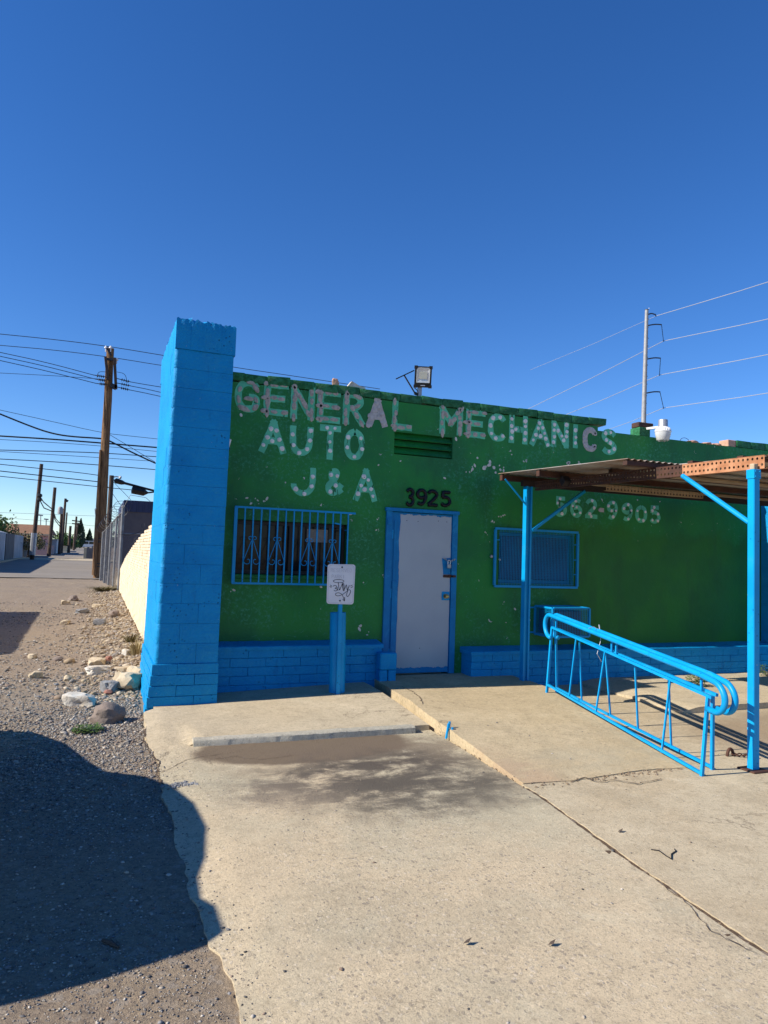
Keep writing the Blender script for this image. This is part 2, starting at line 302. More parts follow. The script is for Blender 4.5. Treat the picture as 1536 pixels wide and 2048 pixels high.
# ------------------------------------------------------------------ mesh building
class MB:
    def __init__(s): s.v = []; s.f = []; s.mi = []; s.cur = 0
    def add(s, vs, fs):
        o = len(s.v); s.v.extend([tuple(map(float, p)) for p in vs]); s.f.extend([tuple(i + o for i in f) for f in fs]); s.mi.extend([s.cur] * len(fs)); return s
    def hexa(s, p):  # 8 points: bottom 4 ccw, top 4 ccw
        return s.add(p, [(0, 3, 2, 1), (4, 5, 6, 7), (0, 1, 5, 4), (1, 2, 6, 5), (2, 3, 7, 6), (3, 0, 4, 7)])
    def box(s, a, b):
        (x0, y0, z0), (x1, y1, z1) = a, b
        return s.hexa([(x0, y0, z0), (x1, y0, z0), (x1, y1, z0), (x0, y1, z0), (x0, y0, z1), (x1, y0, z1), (x1, y1, z1), (x0, y1, z1)])
    def bbox(s, a, b, bev=.004):  # bevelled box
        a = np.array(a, float); b = np.array(b, float); c = (a + b) / 2; h = (b - a) / 2; bev = min(bev, *(h * .9))
        vs = []; idx = {}
        for sx in (-1, 1):
            for sy in (-1, 1):
                for sz in (-1, 1):
                    for k in range(3):
                        p = h.copy(); 
                        for q in range(3):
                            if q != k: p[q] -= bev
                        idx[(sx, sy, sz, k)] = len(vs); vs.append(c + p * (sx, sy, sz))
        fs = []
        I = idx
        for k in range(3):
            for sg in (-1, 1):
                o = [q for q in range(3) if q != k]
                ring = []
                for (u, w) in ((-1, -1), (1, -1), (1, 1), (-1, 1)):
                    t = [0, 0, 0]; t[k] = sg; t[o[0]] = u; t[o[1]] = w; ring.append(I[(*t, k)])
                flip = (sg < 0) ^ (k == 1)
                fs.append(tuple(ring[::-1] if flip else ring))
        for k in range(3):  # edge bevels along axis k
            o = [q for q in range(3) if q != k]
            for u in (-1, 1):
                for w in (-1, 1):
                    t0 = [0, 0, 0]; t0[o[0]] = u; t0[o[1]] = w; t1 = list(t0); t0[k] = -1; t1[k] = 1
                    q = [I[(*t0, o[0])], I[(*t1, o[0])], I[(*t1, o[1])], I[(*t0, o[1])]]
                    fs.append(tuple(q))
        for sx in (-1, 1):
            for sy in (-1, 1):
                for sz in (-1, 1):
                    fs.append((I[(sx, sy, sz, 0)], I[(sx, sy, sz, 1)], I[(sx, sy, sz, 2)]))
        # orient outward
        out = []
        for f in fs:
            P = [np.array(vs[i]) for i in f]; n = np.cross(P[1] - P[0], P[2] - P[0])
            out.append(f if np.dot(n, sum(P) / len(P) - c) > 0 else f[::-1])
        return s.add(vs, out)
    def bar(s, p, q, w, h=None, up=(0, 0, 1)):  # square bar between points
        h = h or w; p = Vector(p); q = Vector(q); d = (q - p).normalized(); u = Vector(up)
        if abs(d.dot(u)) > .98: u = Vector((1, 0, 0))
        sx = d.cross(u).normalized(); sy = sx.cross(d).normalized()
        vs = []
        for c in (p, q):
            for (a, b) in ((-1, -1), (1, -1), (1, 1), (-1, 1)): vs.append(c + sx * a * w / 2 + sy * b * h / 2)
        return s.add(vs, [(0, 1, 2, 3), (7, 6, 5, 4), (0, 4, 5, 1), (1, 5, 6, 2), (2, 6, 7, 3), (3, 7, 4, 0)])
    def tube(s, pts, r, n=8, cap=True):
        pts = [Vector(p) for p in pts]; rr = r if hasattr(r, '__len__') else [r] * len(pts)
        prev = None; rings = []; vs = []
        for i, p in enumerate(pts):
            d = (pts[min(i + 1, len(pts) - 1)] - pts[max(i - 1, 0)])
            d = d.normalized() if d.length > 1e-9 else Vector((0, 0, 1))
            if prev is None:
                u = Vector((0, 0, 1)) if abs(d.z) < .9 else Vector((1, 0, 0)); a = d.cross(u).normalized()
            else: a = (prev - d * prev.dot(d)).normalized()
            prev = a; b = d.cross(a)
            rings.append(len(vs))
            for k in range(n):
                t = 2 * math.pi * k / n; vs.append(p + (a * math.cos(t) + b * math.sin(t)) * rr[i])
        fs = []
        for i in range(len(pts) - 1):
            for k in range(n):
                k2 = (k + 1) % n; fs.append((rings[i] + k, rings[i] + k2, rings[i + 1] + k2, rings[i + 1] + k))
        if cap: fs.append(tuple(range(n - 1, -1, -1))); fs.append(tuple(rings[-1] + k for k in range(n)))
        return s.add(vs, fs)
    def lathe(s, c, prof, n=16, ax=(0, 0, 1), cap=True):  # prof: (r, h)
        c = Vector(c); ax = Vector(ax).normalized(); u = Vector((1, 0, 0)) if abs(ax.x) < .9 else Vector((0, 1, 0)); a = ax.cross(u).normalized(); b = ax.cross(a)
        vs = []; fs = []
        for (r, h) in prof:
            for k in range(n):
                t = 2 * math.pi * k / n; vs.append(c + ax * h + (a * math.cos(t) + b * math.sin(t)) * r)
        for i in range(len(prof) - 1):
            for k in range(n):
                k2 = (k + 1) % n; fs.append((i * n + k, i * n + k2, (i + 1) * n + k2, (i + 1) * n + k))
        if cap: fs.append(tuple(range(n - 1, -1, -1))); fs.append(tuple((len(prof) - 1) * n + k for k in range(n)))
        return s.add(vs, fs)
    def prism(s, poly, axis, a, b):  # poly in the other two axes
        n = len(poly); vs = []
        for t in (a, b):
            for (u, w) in poly:
                p = [u, w]; p.insert(axis, t); vs.append(p)
        fs = [tuple(range(n)), tuple(range(2 * n - 1, n - 1, -1))] + [(i, i + n, (i + 1) % n + n, (i + 1) % n) for i in range(n)]
        return s.add(vs, fs)
    def build(s, name, mat, parent=None, smooth=False, fix=True):
        me = bpy.data.meshes.new(name); o = bpy.data.objects.new(name, me)
        off = Vector((0, 0, 0))
        q = parent
        while q is not None: off += q.location; q = q.parent
        v = np.array(s.v, dtype=float) - np.array(off) if s.v else np.zeros((0, 3))
        me.from_pydata(v.tolist(), [], s.f)
        ms = mat if isinstance(mat, (list, tuple)) else [mat]
        for k in ms: me.materials.append(MATS[k])
        if len(ms) > 1: me.polygons.foreach_set('material_index', s.mi)
        if fix:
            import bmesh
            bm = bmesh.new(); bm.from_mesh(me); bmesh.ops.recalc_face_normals(bm, faces=bm.faces); bm.to_mesh(me); bm.free()
        if smooth: me.polygons.foreach_set('use_smooth', [True] * len(me.polygons)); 
        if smooth and smooth != 'all': me.set_sharp_from_angle(angle=R(40))
        COL.objects.link(o)
        if parent is not None: o.parent = parent
        return o

def tag(o, label, cat, group=None):
    o['label'] = label; o['category'] = cat
    if group: o['group'] = group
    return o
def thing(name, label, cat, loc=(0, 0, 0), group=None):
    o = bpy.data.objects.new(name, None); COL.objects.link(o); o.location = loc; o.empty_display_size = .1
    return tag(o, label, cat, group)
def struct(o, kind='structure'): o['kind'] = kind; return o
def inst(src, name, loc, parent=None, rz=0., scale=(1, 1, 1), rot=None):
    o = bpy.data.objects.new(name, src.data if hasattr(src, 'data') else src); COL.objects.link(o)
    off = Vector((0, 0, 0)); q = parent
    while q is not None: off += q.location; q = q.parent
    o.location = Vector(loc) - off; o.rotation_euler = rot or (0, 0, rz); o.scale = scale
    if parent is not None: o.parent = parent
    return o
def vn(p, sc=1., seed=0.): return noise.noise(Vector((p[0] * sc + seed, p[1] * sc - seed, p[2] * sc + seed * .37)))

def rough_block(dx, dy, dz, bev, amp, seed, mat, seg=3, corner=0.):
    """unit of masonry centred on origin: bevelled, slightly uneven"""
    import bmesh
    bm = bmesh.new(); bmesh.ops.create_cube(bm, size=1.)
    for v in bm.verts: v.co = Vector((v.co.x * dx, v.co.y * dy, v.co.z * dz))
    if corner:
        ed = [e for e in bm.edges if all(v.co.x < 0 and v.co.y < 0 for v in e.verts)]
        bmesh.ops.bevel(bm, geom=ed, offset=corner, segments=4, profile=.5, affect='EDGES')
    bmesh.ops.bevel(bm, geom=[e for e in bm.edges if e.calc_face_angle(0) > .9], offset=bev, segments=2 if seg > 2 else 1, profile=.6, affect='EDGES')
    for v in bm.verts:
        n_ = noise.noise_vector(v.co * 9 + Vector((seed * 7.3, seed, -seed))); v.co += n_ * amp
    me = bpy.data.meshes.new('block'); bm.to_mesh(me); bm.free(); me.materials.append(MATS[mat])
    me.set_sharp_from_angle(angle=R(32) if amp < .01 else R(45)); lim_ = .12 * dx * dz if amp < .01 else 9
    me.polygons.foreach_set('use_smooth', [p.area < lim_ for p in me.polygons])
    return me

# ------------------------------------------------------------------ ground
def sheet(name, xs, ys, zf, mat, skirt=0.):
    """grid through 2-D arrays of x, y (rows along y) with height function"""
    xs = np.asarray(xs); ys = np.asarray(ys); nr, nc = xs.shape; b = MB()
    vs = [(xs[i, j], ys[i, j], zf(xs[i, j], ys[i, j])) for i in range(nr) for j in range(nc)]
    fs = [(i * nc + j, i * nc + j + 1, (i + 1) * nc + j + 1, (i + 1) * nc + j) for i in range(nr - 1) for j in range(nc - 1)]
    if skirt:
        loop = [(0, j) for j in range(nc)] + [(i, nc - 1) for i in range(1, nr)] + [(nr - 1, j) for j in range(nc - 2, -1, -1)] + [(i, 0) for i in range(nr - 2, 0, -1)]
        o = len(vs)
        for (i, j) in loop:
            k = i * nc + j; jit = .006 * vn(vs[k], 20); vs.append((vs[k][0] + jit, vs[k][1] + jit, vs[k][2] - skirt))
        L = len(loop)
        for q in range(L):
            a = loop[q]; c = loop[(q + 1) % L]; fs.append((c[0] * nc + c[1], a[0] * nc + a[1], o + q, o + (q + 1) % L))
    b.add(vs, fs); o = b.build(name, mat, smooth='all', fix=False)
    o.data.set_sharp_from_angle(angle=R(35)); return struct(o)
ax = np.unique(np.concatenate([[-3000, -800, -200, -60, -25], np.linspace(-12, 14, 27), [25, 60, 200, 800, 3000]]))
ay = np.unique(np.concatenate([[-600, -100, -20], np.linspace(-4, 40, 45), np.linspace(45, 260, 44), [400, 900, 4000]]))
GX, GY = np.meshgrid(ax, ay)
def gbase(x, y): return gz(y) - .10
sheet('ground', GX, GY, gbase, 'dirt_ground')
# gravel of the alley, fine grid with a dirt bank along the wall foot
gx = np.concatenate([np.linspace(-9, -2.6, 9), np.linspace(-2.5, .75, 66)])
gy = np.concatenate([np.linspace(-3, 1.6, 8), np.linspace(1.7, 12, 170), np.linspace(12.3, 36, 70)])
def galley(x, y):
    z = gz(y) + .012 * vn((x, y, 0), 1.3) + .006 * vn((x, y, 3), 6) + .003 * vn((x, y, 9), 19)
    if y > 8: z += .10 * max(0, min(1, (x - .05) / .8)) * min(1, (y - 8) / 2.5) * min(1, max(0, (34 - y) / 6)) + .02 * vn((x, y, 5), 2.2)
    return z
GX, GY = np.meshgrid(gx, gy); GX = GX + np.where(GX > .7, 1.1 * (np.clip((GY - 8.7) / .4, 0, 1)), 0)
sheet('gravel_alley', GX, GY, galley, 'gravel_ground')
GX, GY = np.meshgrid(np.linspace(-7, .6, 12), np.linspace(34.6, 66, 40))
sheet('asphalt_street', GX + .25 * np.array([[vn((0, y, 2), .5)] for y in np.linspace(34.6, 66, 40)]), GY + .3 * np.array([[vn((x, 0, 7), .9) for x in np.linspace(-7, .6, 12)]]), lambda x, y: gz(y) + .03, 'asphalt')
GX, GY = np.meshgrid(np.linspace(-7, 4, 6), np.linspace(66.5, 74, 6)); sheet('concrete_crossing', GX, GY, lambda x, y: gz(y) + .03, 'concrete_walk')
GX, GY = np.meshgrid(np.linspace(-6.5, .5, 6), np.linspace(74.5, 250, 30)); sheet('far_alley', GX, GY, lambda x, y: gz(y) + .035, 'asphalt')

# concrete lot
def jl(y): return .52 + .06 * vn((0, y, 1), .9) + .035 * vn((0, y, 4), 3.1) + .018 * vn((0, y, 8), 11)
def jx(y): return float(np.interp(y, (.2, 2.33, 3.06, 4.2, 5.69, 6.8, 8.2), (2.58, 2.70, 2.765, 2.915, 2.995, 3.03, 3.05)))                                 # joint between lot and ramp slab
def lot_z(x, y): return .004 * vn((x, y, 0), 1.7) + .003 * vn((x, y, 0), 9) - .02 * max(0, min(1, (.75 - x) / .25)) 
ny = 170; ysl = np.linspace(.2, 6.12, ny)
rows_x = []; rows_y = []
for y in ysl:
    a = jl(y); c = jx(y) - .014 - .012 * abs(vn((3, y, 2), 5)) - .006 * vn((3, y, 2), 22)
    t = np.concatenate([np.linspace(0, .12, 8), np.linspace(.15, .95, 24), np.linspace(.965, 1, 4)])
    rows_x.append(a + (c - a) * t); rows_y.append(np.full(len(t), y))
sheet('lot_slab', rows_x, rows_y, lot_z, 'concrete_lot', .09)
# right-hand slab the ramp runs down onto
rows_x = []; rows_y = []
for y in np.linspace(.2, 4.46, 90):
    a = jx(y) + .012 + .012 * abs(vn((1, y, 2), 4)) + .006 * vn((1, y, 2), 21); t = np.concatenate([np.linspace(0, .03, 4), np.linspace(.05, 1, 24)])
    rows_x.append(a + (11 - a) * t); rows_y.append(np.full(len(t), y) + .05 * np.array([vn((a + (11 - a) * q, 0, 0), .9) for q in t]) * (y > 4.3))
sheet('yard_slab', rows_x, rows_y, lambda x, y: .004 * vn((x, y, 2), 1.5), 'concrete_side', .09)
GX, GY = np.meshgrid(np.linspace(4.5, 11, 50), np.linspace(4.40, 8.0, 36)); 
sheet('side_yard', GX, GY, lambda x, y: -.005 + .006 * vn((x, y, 2), 1.5) + .004 * vn((x, y, 2), 6), 'concrete_side', .06)
# walkway along the facade
def walk_z(x, y):
    t = min(1, max(0, (x - 1.0) / 2.3)); base = .044 + .085 * t * min(1, max(0, (y - 6) / 1.4))
    sx = min(1, max(0, (x - .78) / .10)); sy = min(1, max(0, (y - 6.04) / .75)); f = 1 - (1 - sx) * (1 - sy)
    return (base + .004 * vn((x, y, 1), 2)) * f - .014 * (1 - f) - .02 * max(0, min(1, (.62 - x) / .12))
rows_x = []; rows_y = []
for y in np.linspace(6.06, 8.14, 40):
    a = min(jl(y), .62) - .02 if y < 7.3 else .62
    c = jx(y) - .03; t = np.concatenate([np.linspace(0, .2, 10), np.linspace(.24, 1, 22)])
    rows_x.append(a + (c - a) * t); rows_y.append(y + .012 * np.array([vn((a + (c - a) * q, y, 3), 2.5) for q in t]))
sheet('walkway', rows_x, rows_y, walk_z, 'concrete_walk', .09)
GX, GY = np.meshgrid(np.linspace(6.05, 11.5, 50), np.linspace(6.05, 8.1, 22))
GX = GX + .05 * np.vectorize(lambda y: vn((0, y, 2), 3))(GY) * (GX < 6.3); GY = GY + .02 * np.vectorize(lambda x: vn((x, 0, 2), 3))(GX)
sheet('side_walkway', GX, GY, lambda x, y: .065 + .006 * vn((x, y, 5), 3) - .05 * max(0, min(1, (6.3 - x) / .3)), 'concrete_walk', .09)
# ramp with level landing at the door
def ramp_z(x, y):
    if y >= 6.72: z = .135 + .012 * min(1, (y - 6.72) / 1.4)
    else: z = .135 * max(0, (y - 4.38) / (6.72 - 4.38)) + .004
    return z + .004 * vn((x, y, 6), 2.3) + .002 * vn((x, y, 6), 9)
rows_x = []; rows_y = []
for y in np.linspace(4.42, 8.145, 60):
    a = jx(y) + .02 + .012 * vn((2, y, 2), 5) + max(0, (y - 6.2)) * .05; c = 4.43 + (min(y, 6.75) - 4.3) * .235 + .012 * vn((9, y, 2), 4)
    t = np.linspace(0, 1, 34); xs_ = a + (c - a) * t; rows_x.append(xs_); rows_y.append(np.full(34, y) + (.05 * np.array([vn((q, 0, 4), 1.6) + .4 * vn((q, 0, 4), 7) for q in xs_]) if y < 4.5 else 0))
sheet('ramp', rows_x, rows_y, ramp_z, 'concrete_ramp', .16)
GX, GY = np.meshgrid(np.linspace(-.06, .07, 6), np.linspace(.2, 6.9, 120)); sheet('joint_dirt', np.vectorize(jx)(GY) + GX, GY, lambda x, y: -.006 + .007 * vn((x, y, 3), 9) + .004 * vn((x, y, 3), 40) - (.03 if y > 4.4 else 0), 'joint_soil')
# broken edge of ramp against yard slab: crumbs and cracks
b = MB()
def crumb(b, p, r, sq=.6):
    n = 6; vs = [(p[0] + r * math.cos(2 * math.pi * k / n) * random.uniform(.6, 1.2), p[1] + r * math.sin(2 * math.pi * k / n) * random.uniform(.6, 1.2), p[2]) for k in range(n)]
    vs += [(p[0] + (q[0] - p[0]) * .6, p[1] + (q[1] - p[1]) * .6, p[2] + r * sq * random.uniform(.6, 1.1)) for q in vs]
    b.add(vs, [tuple(range(n, 2 * n))] + [(k, (k + 1) % n, (k + 1) % n + n, k + n) for k in range(n)])
for k in range(420):
    y = random.uniform(1.6, 6.6) if k < 260 else 4.42 + random.gauss(0, .04); x = jx(y) + random.gauss(0, .022) if k < 260 else random.uniform(2.9, 4.4)
    crumb(b, (x, y, -.012 if k < 260 else .0), random.choice([.005, .007, .01, .014]))
struct(b.build('joint_rubble', 'dirt_ground'), 'stuff')
def crack(pts, w, zf, name='crack'):
    b = MB(); P = [onZ(x, y, .03) for (x, y) in pts]; P = [np.array(p[:2]) for p in P]; out = [P[0]]
    for p, q in zip(P, P[1:]):
        n = max(2, int(np.linalg.norm(q - p) / .03)); out += [p + (q - p) * k / n + rng.normal(0, .006, 2) * (k < n) for k in range(1, n + 1)]
    n = len(out); vs = []
    for i, p in enumerate(out):
        d = out[min(i + 1, n - 1)] - out[max(i - 1, 0)]; d /= np.linalg.norm(d) + 1e-9; k = w * random.uniform(.35, 1.3) * min(1, .2 + i / 3, .2 + (n - 1 - i) / 3)
        for sg in (-1, 1): q = p + np.array([-d[1], d[0]]) * k * sg; vs.append((q[0], q[1], zf(q[0], q[1]) + .0035))
    b.add(vs, [(2 * i, 2 * i + 1, 2 * i + 3, 2 * i + 2) for i in range(n - 1)]); struct(b.build(name, 'joint_soil', None, False, True))
crack(((292, 1452), (289, 1470), (297, 1484), (304, 1500), (320, 1512), (314, 1535), (330, 1560)), .007, lambda x, y: max(lot_z(x, y), walk_z(x, y) if y > 6.06 else -1))
crack(((318, 1535), (352, 1521), (372, 1512), (402, 1506), (450, 1500)), .003, lot_z)
crack(((800, 1392), (822, 1402), (838, 1414), (846, 1430)), .006, lambda x, y: max(walk_z(x, y), ramp_z(x, y) if x > jx(y) + .1 else -1))
crack(((420, 1512), (470, 1505), (520, 1512), (600, 1502)), .0025, lot_z)
crack(((1140, 1556), (1170, 1548), (1195, 1557), (1230, 1553), (1275, 1561), (1330, 1550)), .006, lambda x, y: ramp_z(x, y) if y > 4.45 else .004)
crack(((1300, 1740), (1380, 1800), (1420, 1850), (1536, 1905)), .003, lambda x, y: .003)
# kerb step in front of the walkway
b = MB(); N = 60; vs = []
for i in range(N):
    x = .83 + (2.80 - .83) * i / (N - 1); w = .004 * vn((x, 0, 0), 4) + .004 * vn((x, 0, 0), 17)
    yf = 6.03 - .045 * (i / (N - 1)); zt = .050 + .006 * vn((x, 2, 0), 6) + .003 * vn((x, 2, 0), 25) + .012 * i / N
    vs += [(x, yf - .012 + w, -.03), (x, yf + w, zt - .012), (x, yf + .014 + w, zt), (x, yf + .09, zt + .001), (x, yf + .09, -.03)]
fs = [(i * 5 + k, i * 5 + (k + 1) % 5, (i + 1) * 5 + (k + 1) % 5, (i + 1) * 5 + k) for i in range(N - 1) for k in range(5)] + [(0, 1, 2, 3, 4), tuple((N - 1) * 5 + k for k in (4, 3, 2, 1, 0))]
b.add(vs, fs); struct(b.build('kerb', 'concrete_old', None, True))

# ------------------------------------------------------------------ garage building
FY = 8.15
garage = thing('garage_building', 'long low garage with peeling dark green front wall and grey door', 'building', (3.8, FY, 0))
HOLES = [(1.47, 2.83, 1.345, 1.97), (3.40, 4.22, 2.885, 3.17), (3.395, 4.25, .0, 2.165), (4.95, 6.14, 1.30, 1.98)]
xs = sorted({.9, 6.53, 11.4, *[h[0] for h in HOLES], *[h[1] for h in HOLES], *np.arange(1, 11.4, .5)}); zs = sorted({-.1, 3.49, 3.55, *[h[2] for h in HOLES], *[h[3] for h in HOLES], *np.arange(.5, 3.4, .5)})
b = MB(); TH = .2
def solid(i, j):
    if i < 0 or j < 0 or i >= len(xs) - 1 or j >= len(zs) - 1: return False
    cx = (xs[i] + xs[i + 1]) / 2; cz = (zs[j] + zs[j + 1]) / 2
    if cz > 3.49 and cx > 6.53: return False
    return not any(h[0] < cx < h[1] and h[2] < cz < h[3] for h in HOLES)
for i in range(len(xs) - 1):
    for j in range(len(zs) - 1):
        if not solid(i, j): continue
        x0, x1, z0, z1 = xs[i], xs[i + 1], zs[j], zs[j + 1]
        b.add([(x0, FY, z0), (x1, FY, z0), (x1, FY, z1), (x0, FY, z1)], [(0, 1, 2, 3)]); b.add([(x0, FY + TH, z0), (x1, FY + TH, z0), (x1, FY + TH, z1), (x0, FY + TH, z1)], [(3, 2, 1, 0)])
        for (di, dj, q) in ((-1, 0, [(x0, z1), (x0, z0)]), (1, 0, [(x1, z0), (x1, z1)]), (0, -1, [(x0, z0), (x1, z0)]), (0, 1, [(x1, z1), (x0, z1)])):
            if not solid(i + di, j + dj):
                (ux, uz), (wx, wz) = q; b.add([(ux, FY, uz), (wx, FY, wz), (wx, FY + TH, wz), (ux, FY + TH, uz)], [(0, 1, 2, 3)])
b.build('front_wall', 'green_plaster', garage, fix=False)
b = MB(); b.box((1.35, FY + .2 + .003, 0), (11.4, 17, 3.2)); body = b.build('building_body', 'cream_brick', garage)
# coping bricks along the parapet: rough, each its own
cop = [rough_block(.292, .215, .10, .008, .012, k, 'green_coping') for k in range(4)]
x = 1.20; k = 0
while x < 6.4:
    w = random.choice([.292, .292, .27, .30]) 
    inst(cop[k % 4], 'coping_brick', (x + w / 2, FY + .097 + random.uniform(-.006, .006), 3.614 + random.uniform(-.005, .005)), garage, rot=(0, random.gauss(0, .012), random.choice([0, math.pi]) + random.gauss(0, .015)), scale=((w - .002) / .292, 1, random.uniform(.92, 1.06)))
    x += w; k += 1
for (xa, xb) in ((9.2, 9.5), (9.5, 9.8), (9.8, 10.1), (10.1, 10.4)):
    o = inst(cop[k % 4], 'coping_brick', ((xa + xb) / 2, FY + .1, 3.55), garage, scale=(1, 1, 1.05)); k += 1
# vent with slats
b = MB(); b.box((3.39, FY + .12, 2.875), (4.23, FY + .14, 3.18)); vent = b.build('vent', 'black_plastic', garage)
for k in range(3):
    z = 2.905 + k * .093; b = MB(); b.hexa([(3.402, FY + .012, z), (4.218, FY + .012, z), (4.218, FY + .03, z - .008), (3.402, FY + .03, z - .008), (3.402, FY + .085, z + .083), (4.218, FY + .085, z + .083), (4.218, FY + .10, z + .075), (3.402, FY + .10, z + .075)]); b.build('slat', 'green_plaster', vent)
# left window
b = MB(); b.box((1.44, FY + .155, 1.31), (2.86, FY + .165, 2.0)); win = b.build('window', 'window_glass', garage)
b = MB()
for (a, c) in (((1.475, FY + .10, 1.35), (1.51, FY + .15, 1.965)), ((2.79, FY + .10, 1.35), (2.825, FY + .15, 1.965)), ((1.51, FY + .10, 1.925), (2.79, FY + .15, 1.965)), ((2.13, FY + .11, 1.39), (2.165, FY + .15, 1.925)), ((1.51, FY + .10, 1.35), (2.79, FY + .15, 1.39))): b.box(a, c)
b.build('window_frame', 'black_plastic', win)
b = MB(); b.box((2.36, FY + .150, 1.745), (2.62, FY + .153, 1.90)); b.build('paper_notice', 'paper', win)
b = MB()
for k in range(7):
    b.bbox((1.475 + k * .193, FY - .03, 1.295), (1.475 + k * .193 + .188, FY + .10, 1.343), .008)
b.build('window_sill', 'green_plaster', garage)
# right window pane behind its screen
b = MB(); b.box((4.93, FY + .13, 1.28), (6.16, FY + .14, 2.0)); win2 = b.build('window', 'window_glass', garage)
b = MB()
for (a, c) in (((4.955, FY + .08, 1.305), (4.995, FY + .125, 1.975)), ((6.095, FY + .08, 1.305), (6.135, FY + .125, 1.975)), ((4.995, FY + .08, 1.935), (6.095, FY + .125, 1.975)), ((4.995, FY + .08, 1.305), (6.095, FY + .125, 1.345)), ((5.52, FY + .085, 1.345), (5.56, FY + .125, 1.935))): b.box(a, c)
b.build('window_frame', 'blue_wood', win2)
b = MB(); b.box((5.01, FY + .05, 1.36), (6.085, FY + .07, 1.925)); b.build('blind', 'dark_blue', win2)
# window grille
GYp = FY - .09
gr = MB(); zt, zb = 2.105, 1.245
gr.bar((1.452, GYp, zb), (1.452, GYp, zt), .036); gr.bar((1.44, GYp - .001, zt), (2.885, GYp - .001, zt), .022); gr.bar((1.44, GYp - .001, zb), (2.83, GYp - .001, zb), .022)
for (xx, zz) in ((1.452, 1.62), (1.452, 1.9), (2.76, 1.4), (2.80, 1.9)): gr.bar((xx, GYp, zz), (xx, FY + .02, zz), .014)
gr.bar((2.625, GYp - .003, 1.975), (2.705, GYp - .003, 1.965), .016)
grille = gr.build('window_grille', 'blue_metal', garage)
bars = []
for k in range(14):
    x = 1.555 + k * .0955; bars.append(x); q = MB(); q.bar((x + random.gauss(0, .002), GYp, zb), (x, GYp, zt), .0155); q.build('bar', 'blue_metal', grille)
def spiral(cx, cz, r0, a0, a1, r1, n=22, sgn=1):
    return [(cx + sgn * (r0 + (r1 - r0) * t) * math.cos(a0 + (a1 - a0) * t), cz + (r0 + (r1 - r0) * t) * math.sin(a0 + (a1 - a0) * t)) for t in np.linspace(0, 1, n)]
for k in (1, 4, 8, 11):
    x = bars[k]; q = MB()
    for sg in (-1, 1):
        bot = spiral(x + sg * .047, 1.50, .046, 0, -1.55 * math.pi, .016, 26, sg)
        top = spiral(x + sg * .026, 1.757, .024, math.pi * 1.15, -.6 * math.pi, .014, 18, sg)
        line = [(p[0], GYp - .014, p[1]) for p in bot[::-1]] + [(p[0], GYp - .014, p[1]) for p in top]
        q.tube(line, .0042, 5)
    q.build('scroll', 'blue_metal', grille)
# expanded-metal screens
def diamonds(b, x0, x1, z0, z1, Y, cw=.024, chh=.045, w=.0046, axis='x'):
    n = int((x1 - x0) / cw); mrows = int((z1 - z0) / chh)
    for i in range(n):
        for sg in (1, -1):
            pts = []
            for j in range(2 * mrows + 1):
                off = (.25 if j % 2 == 0 else -.25) * sg
                pts.append((x0 + (i + .5 + off * .96) * cw + (cw * .0), z0 + j * chh / 2))
            for (p, r) in zip(pts, pts[1:]):
                d = Vector((r[0] - p[0], r[1] - p[1])).normalized(); nx, nz = -d.y * w / 2, d.x * w / 2
                if axis == 'x': v = [(p[0] - nx, Y, p[1] - nz), (r[0] - nx, Y, r[1] - nz), (r[0] + nx, Y, r[1] + nz), (p[0] + nx, Y, p[1] + nz)]
                else: v = [(Y, p[0] - nx, p[1] - nz), (Y, r[0] - nx, r[1] - nz), (Y, r[0] + nx, r[1] + nz), (Y, p[0] + nx, p[1] + nz)]
                b.add(v, [(0, 1, 2, 3)])
b = MB()
SY = FY - .035
for (a, c) in (((4.87, SY, 2.02), (6.19, SY, 2.02)), ((4.87, SY, 1.262), (6.19, SY, 1.262))): b.bar(a, c, .03)
for xx in (4.872, 6.188): b.bar((xx, SY, 1.277), (xx, SY, 2.005), .03)
for z in (1.44, 1.64, 1.85): b.bar((6.13, SY, z), (6.175, SY, z), .012)
b.bar((4.885, SY, 1.87), (4.94, SY, 1.87), .012)
scr = b.build('window_screen', 'blue_metal', garage)
b = MB(); diamonds(b, 4.93, 6.14, 1.28, 2.0, SY - .002); struct(b.build('expanded_metal', 'blue_metal', scr, fix=False), 'stuff')
b = MB(); b.lathe((4.83, FY, 1.65), [(.006, .0), (.022, -.01), (.02, -.03), (.006, -.035)], 8, (0, 1, 0)); b.build('hook', 'galvanised', garage)

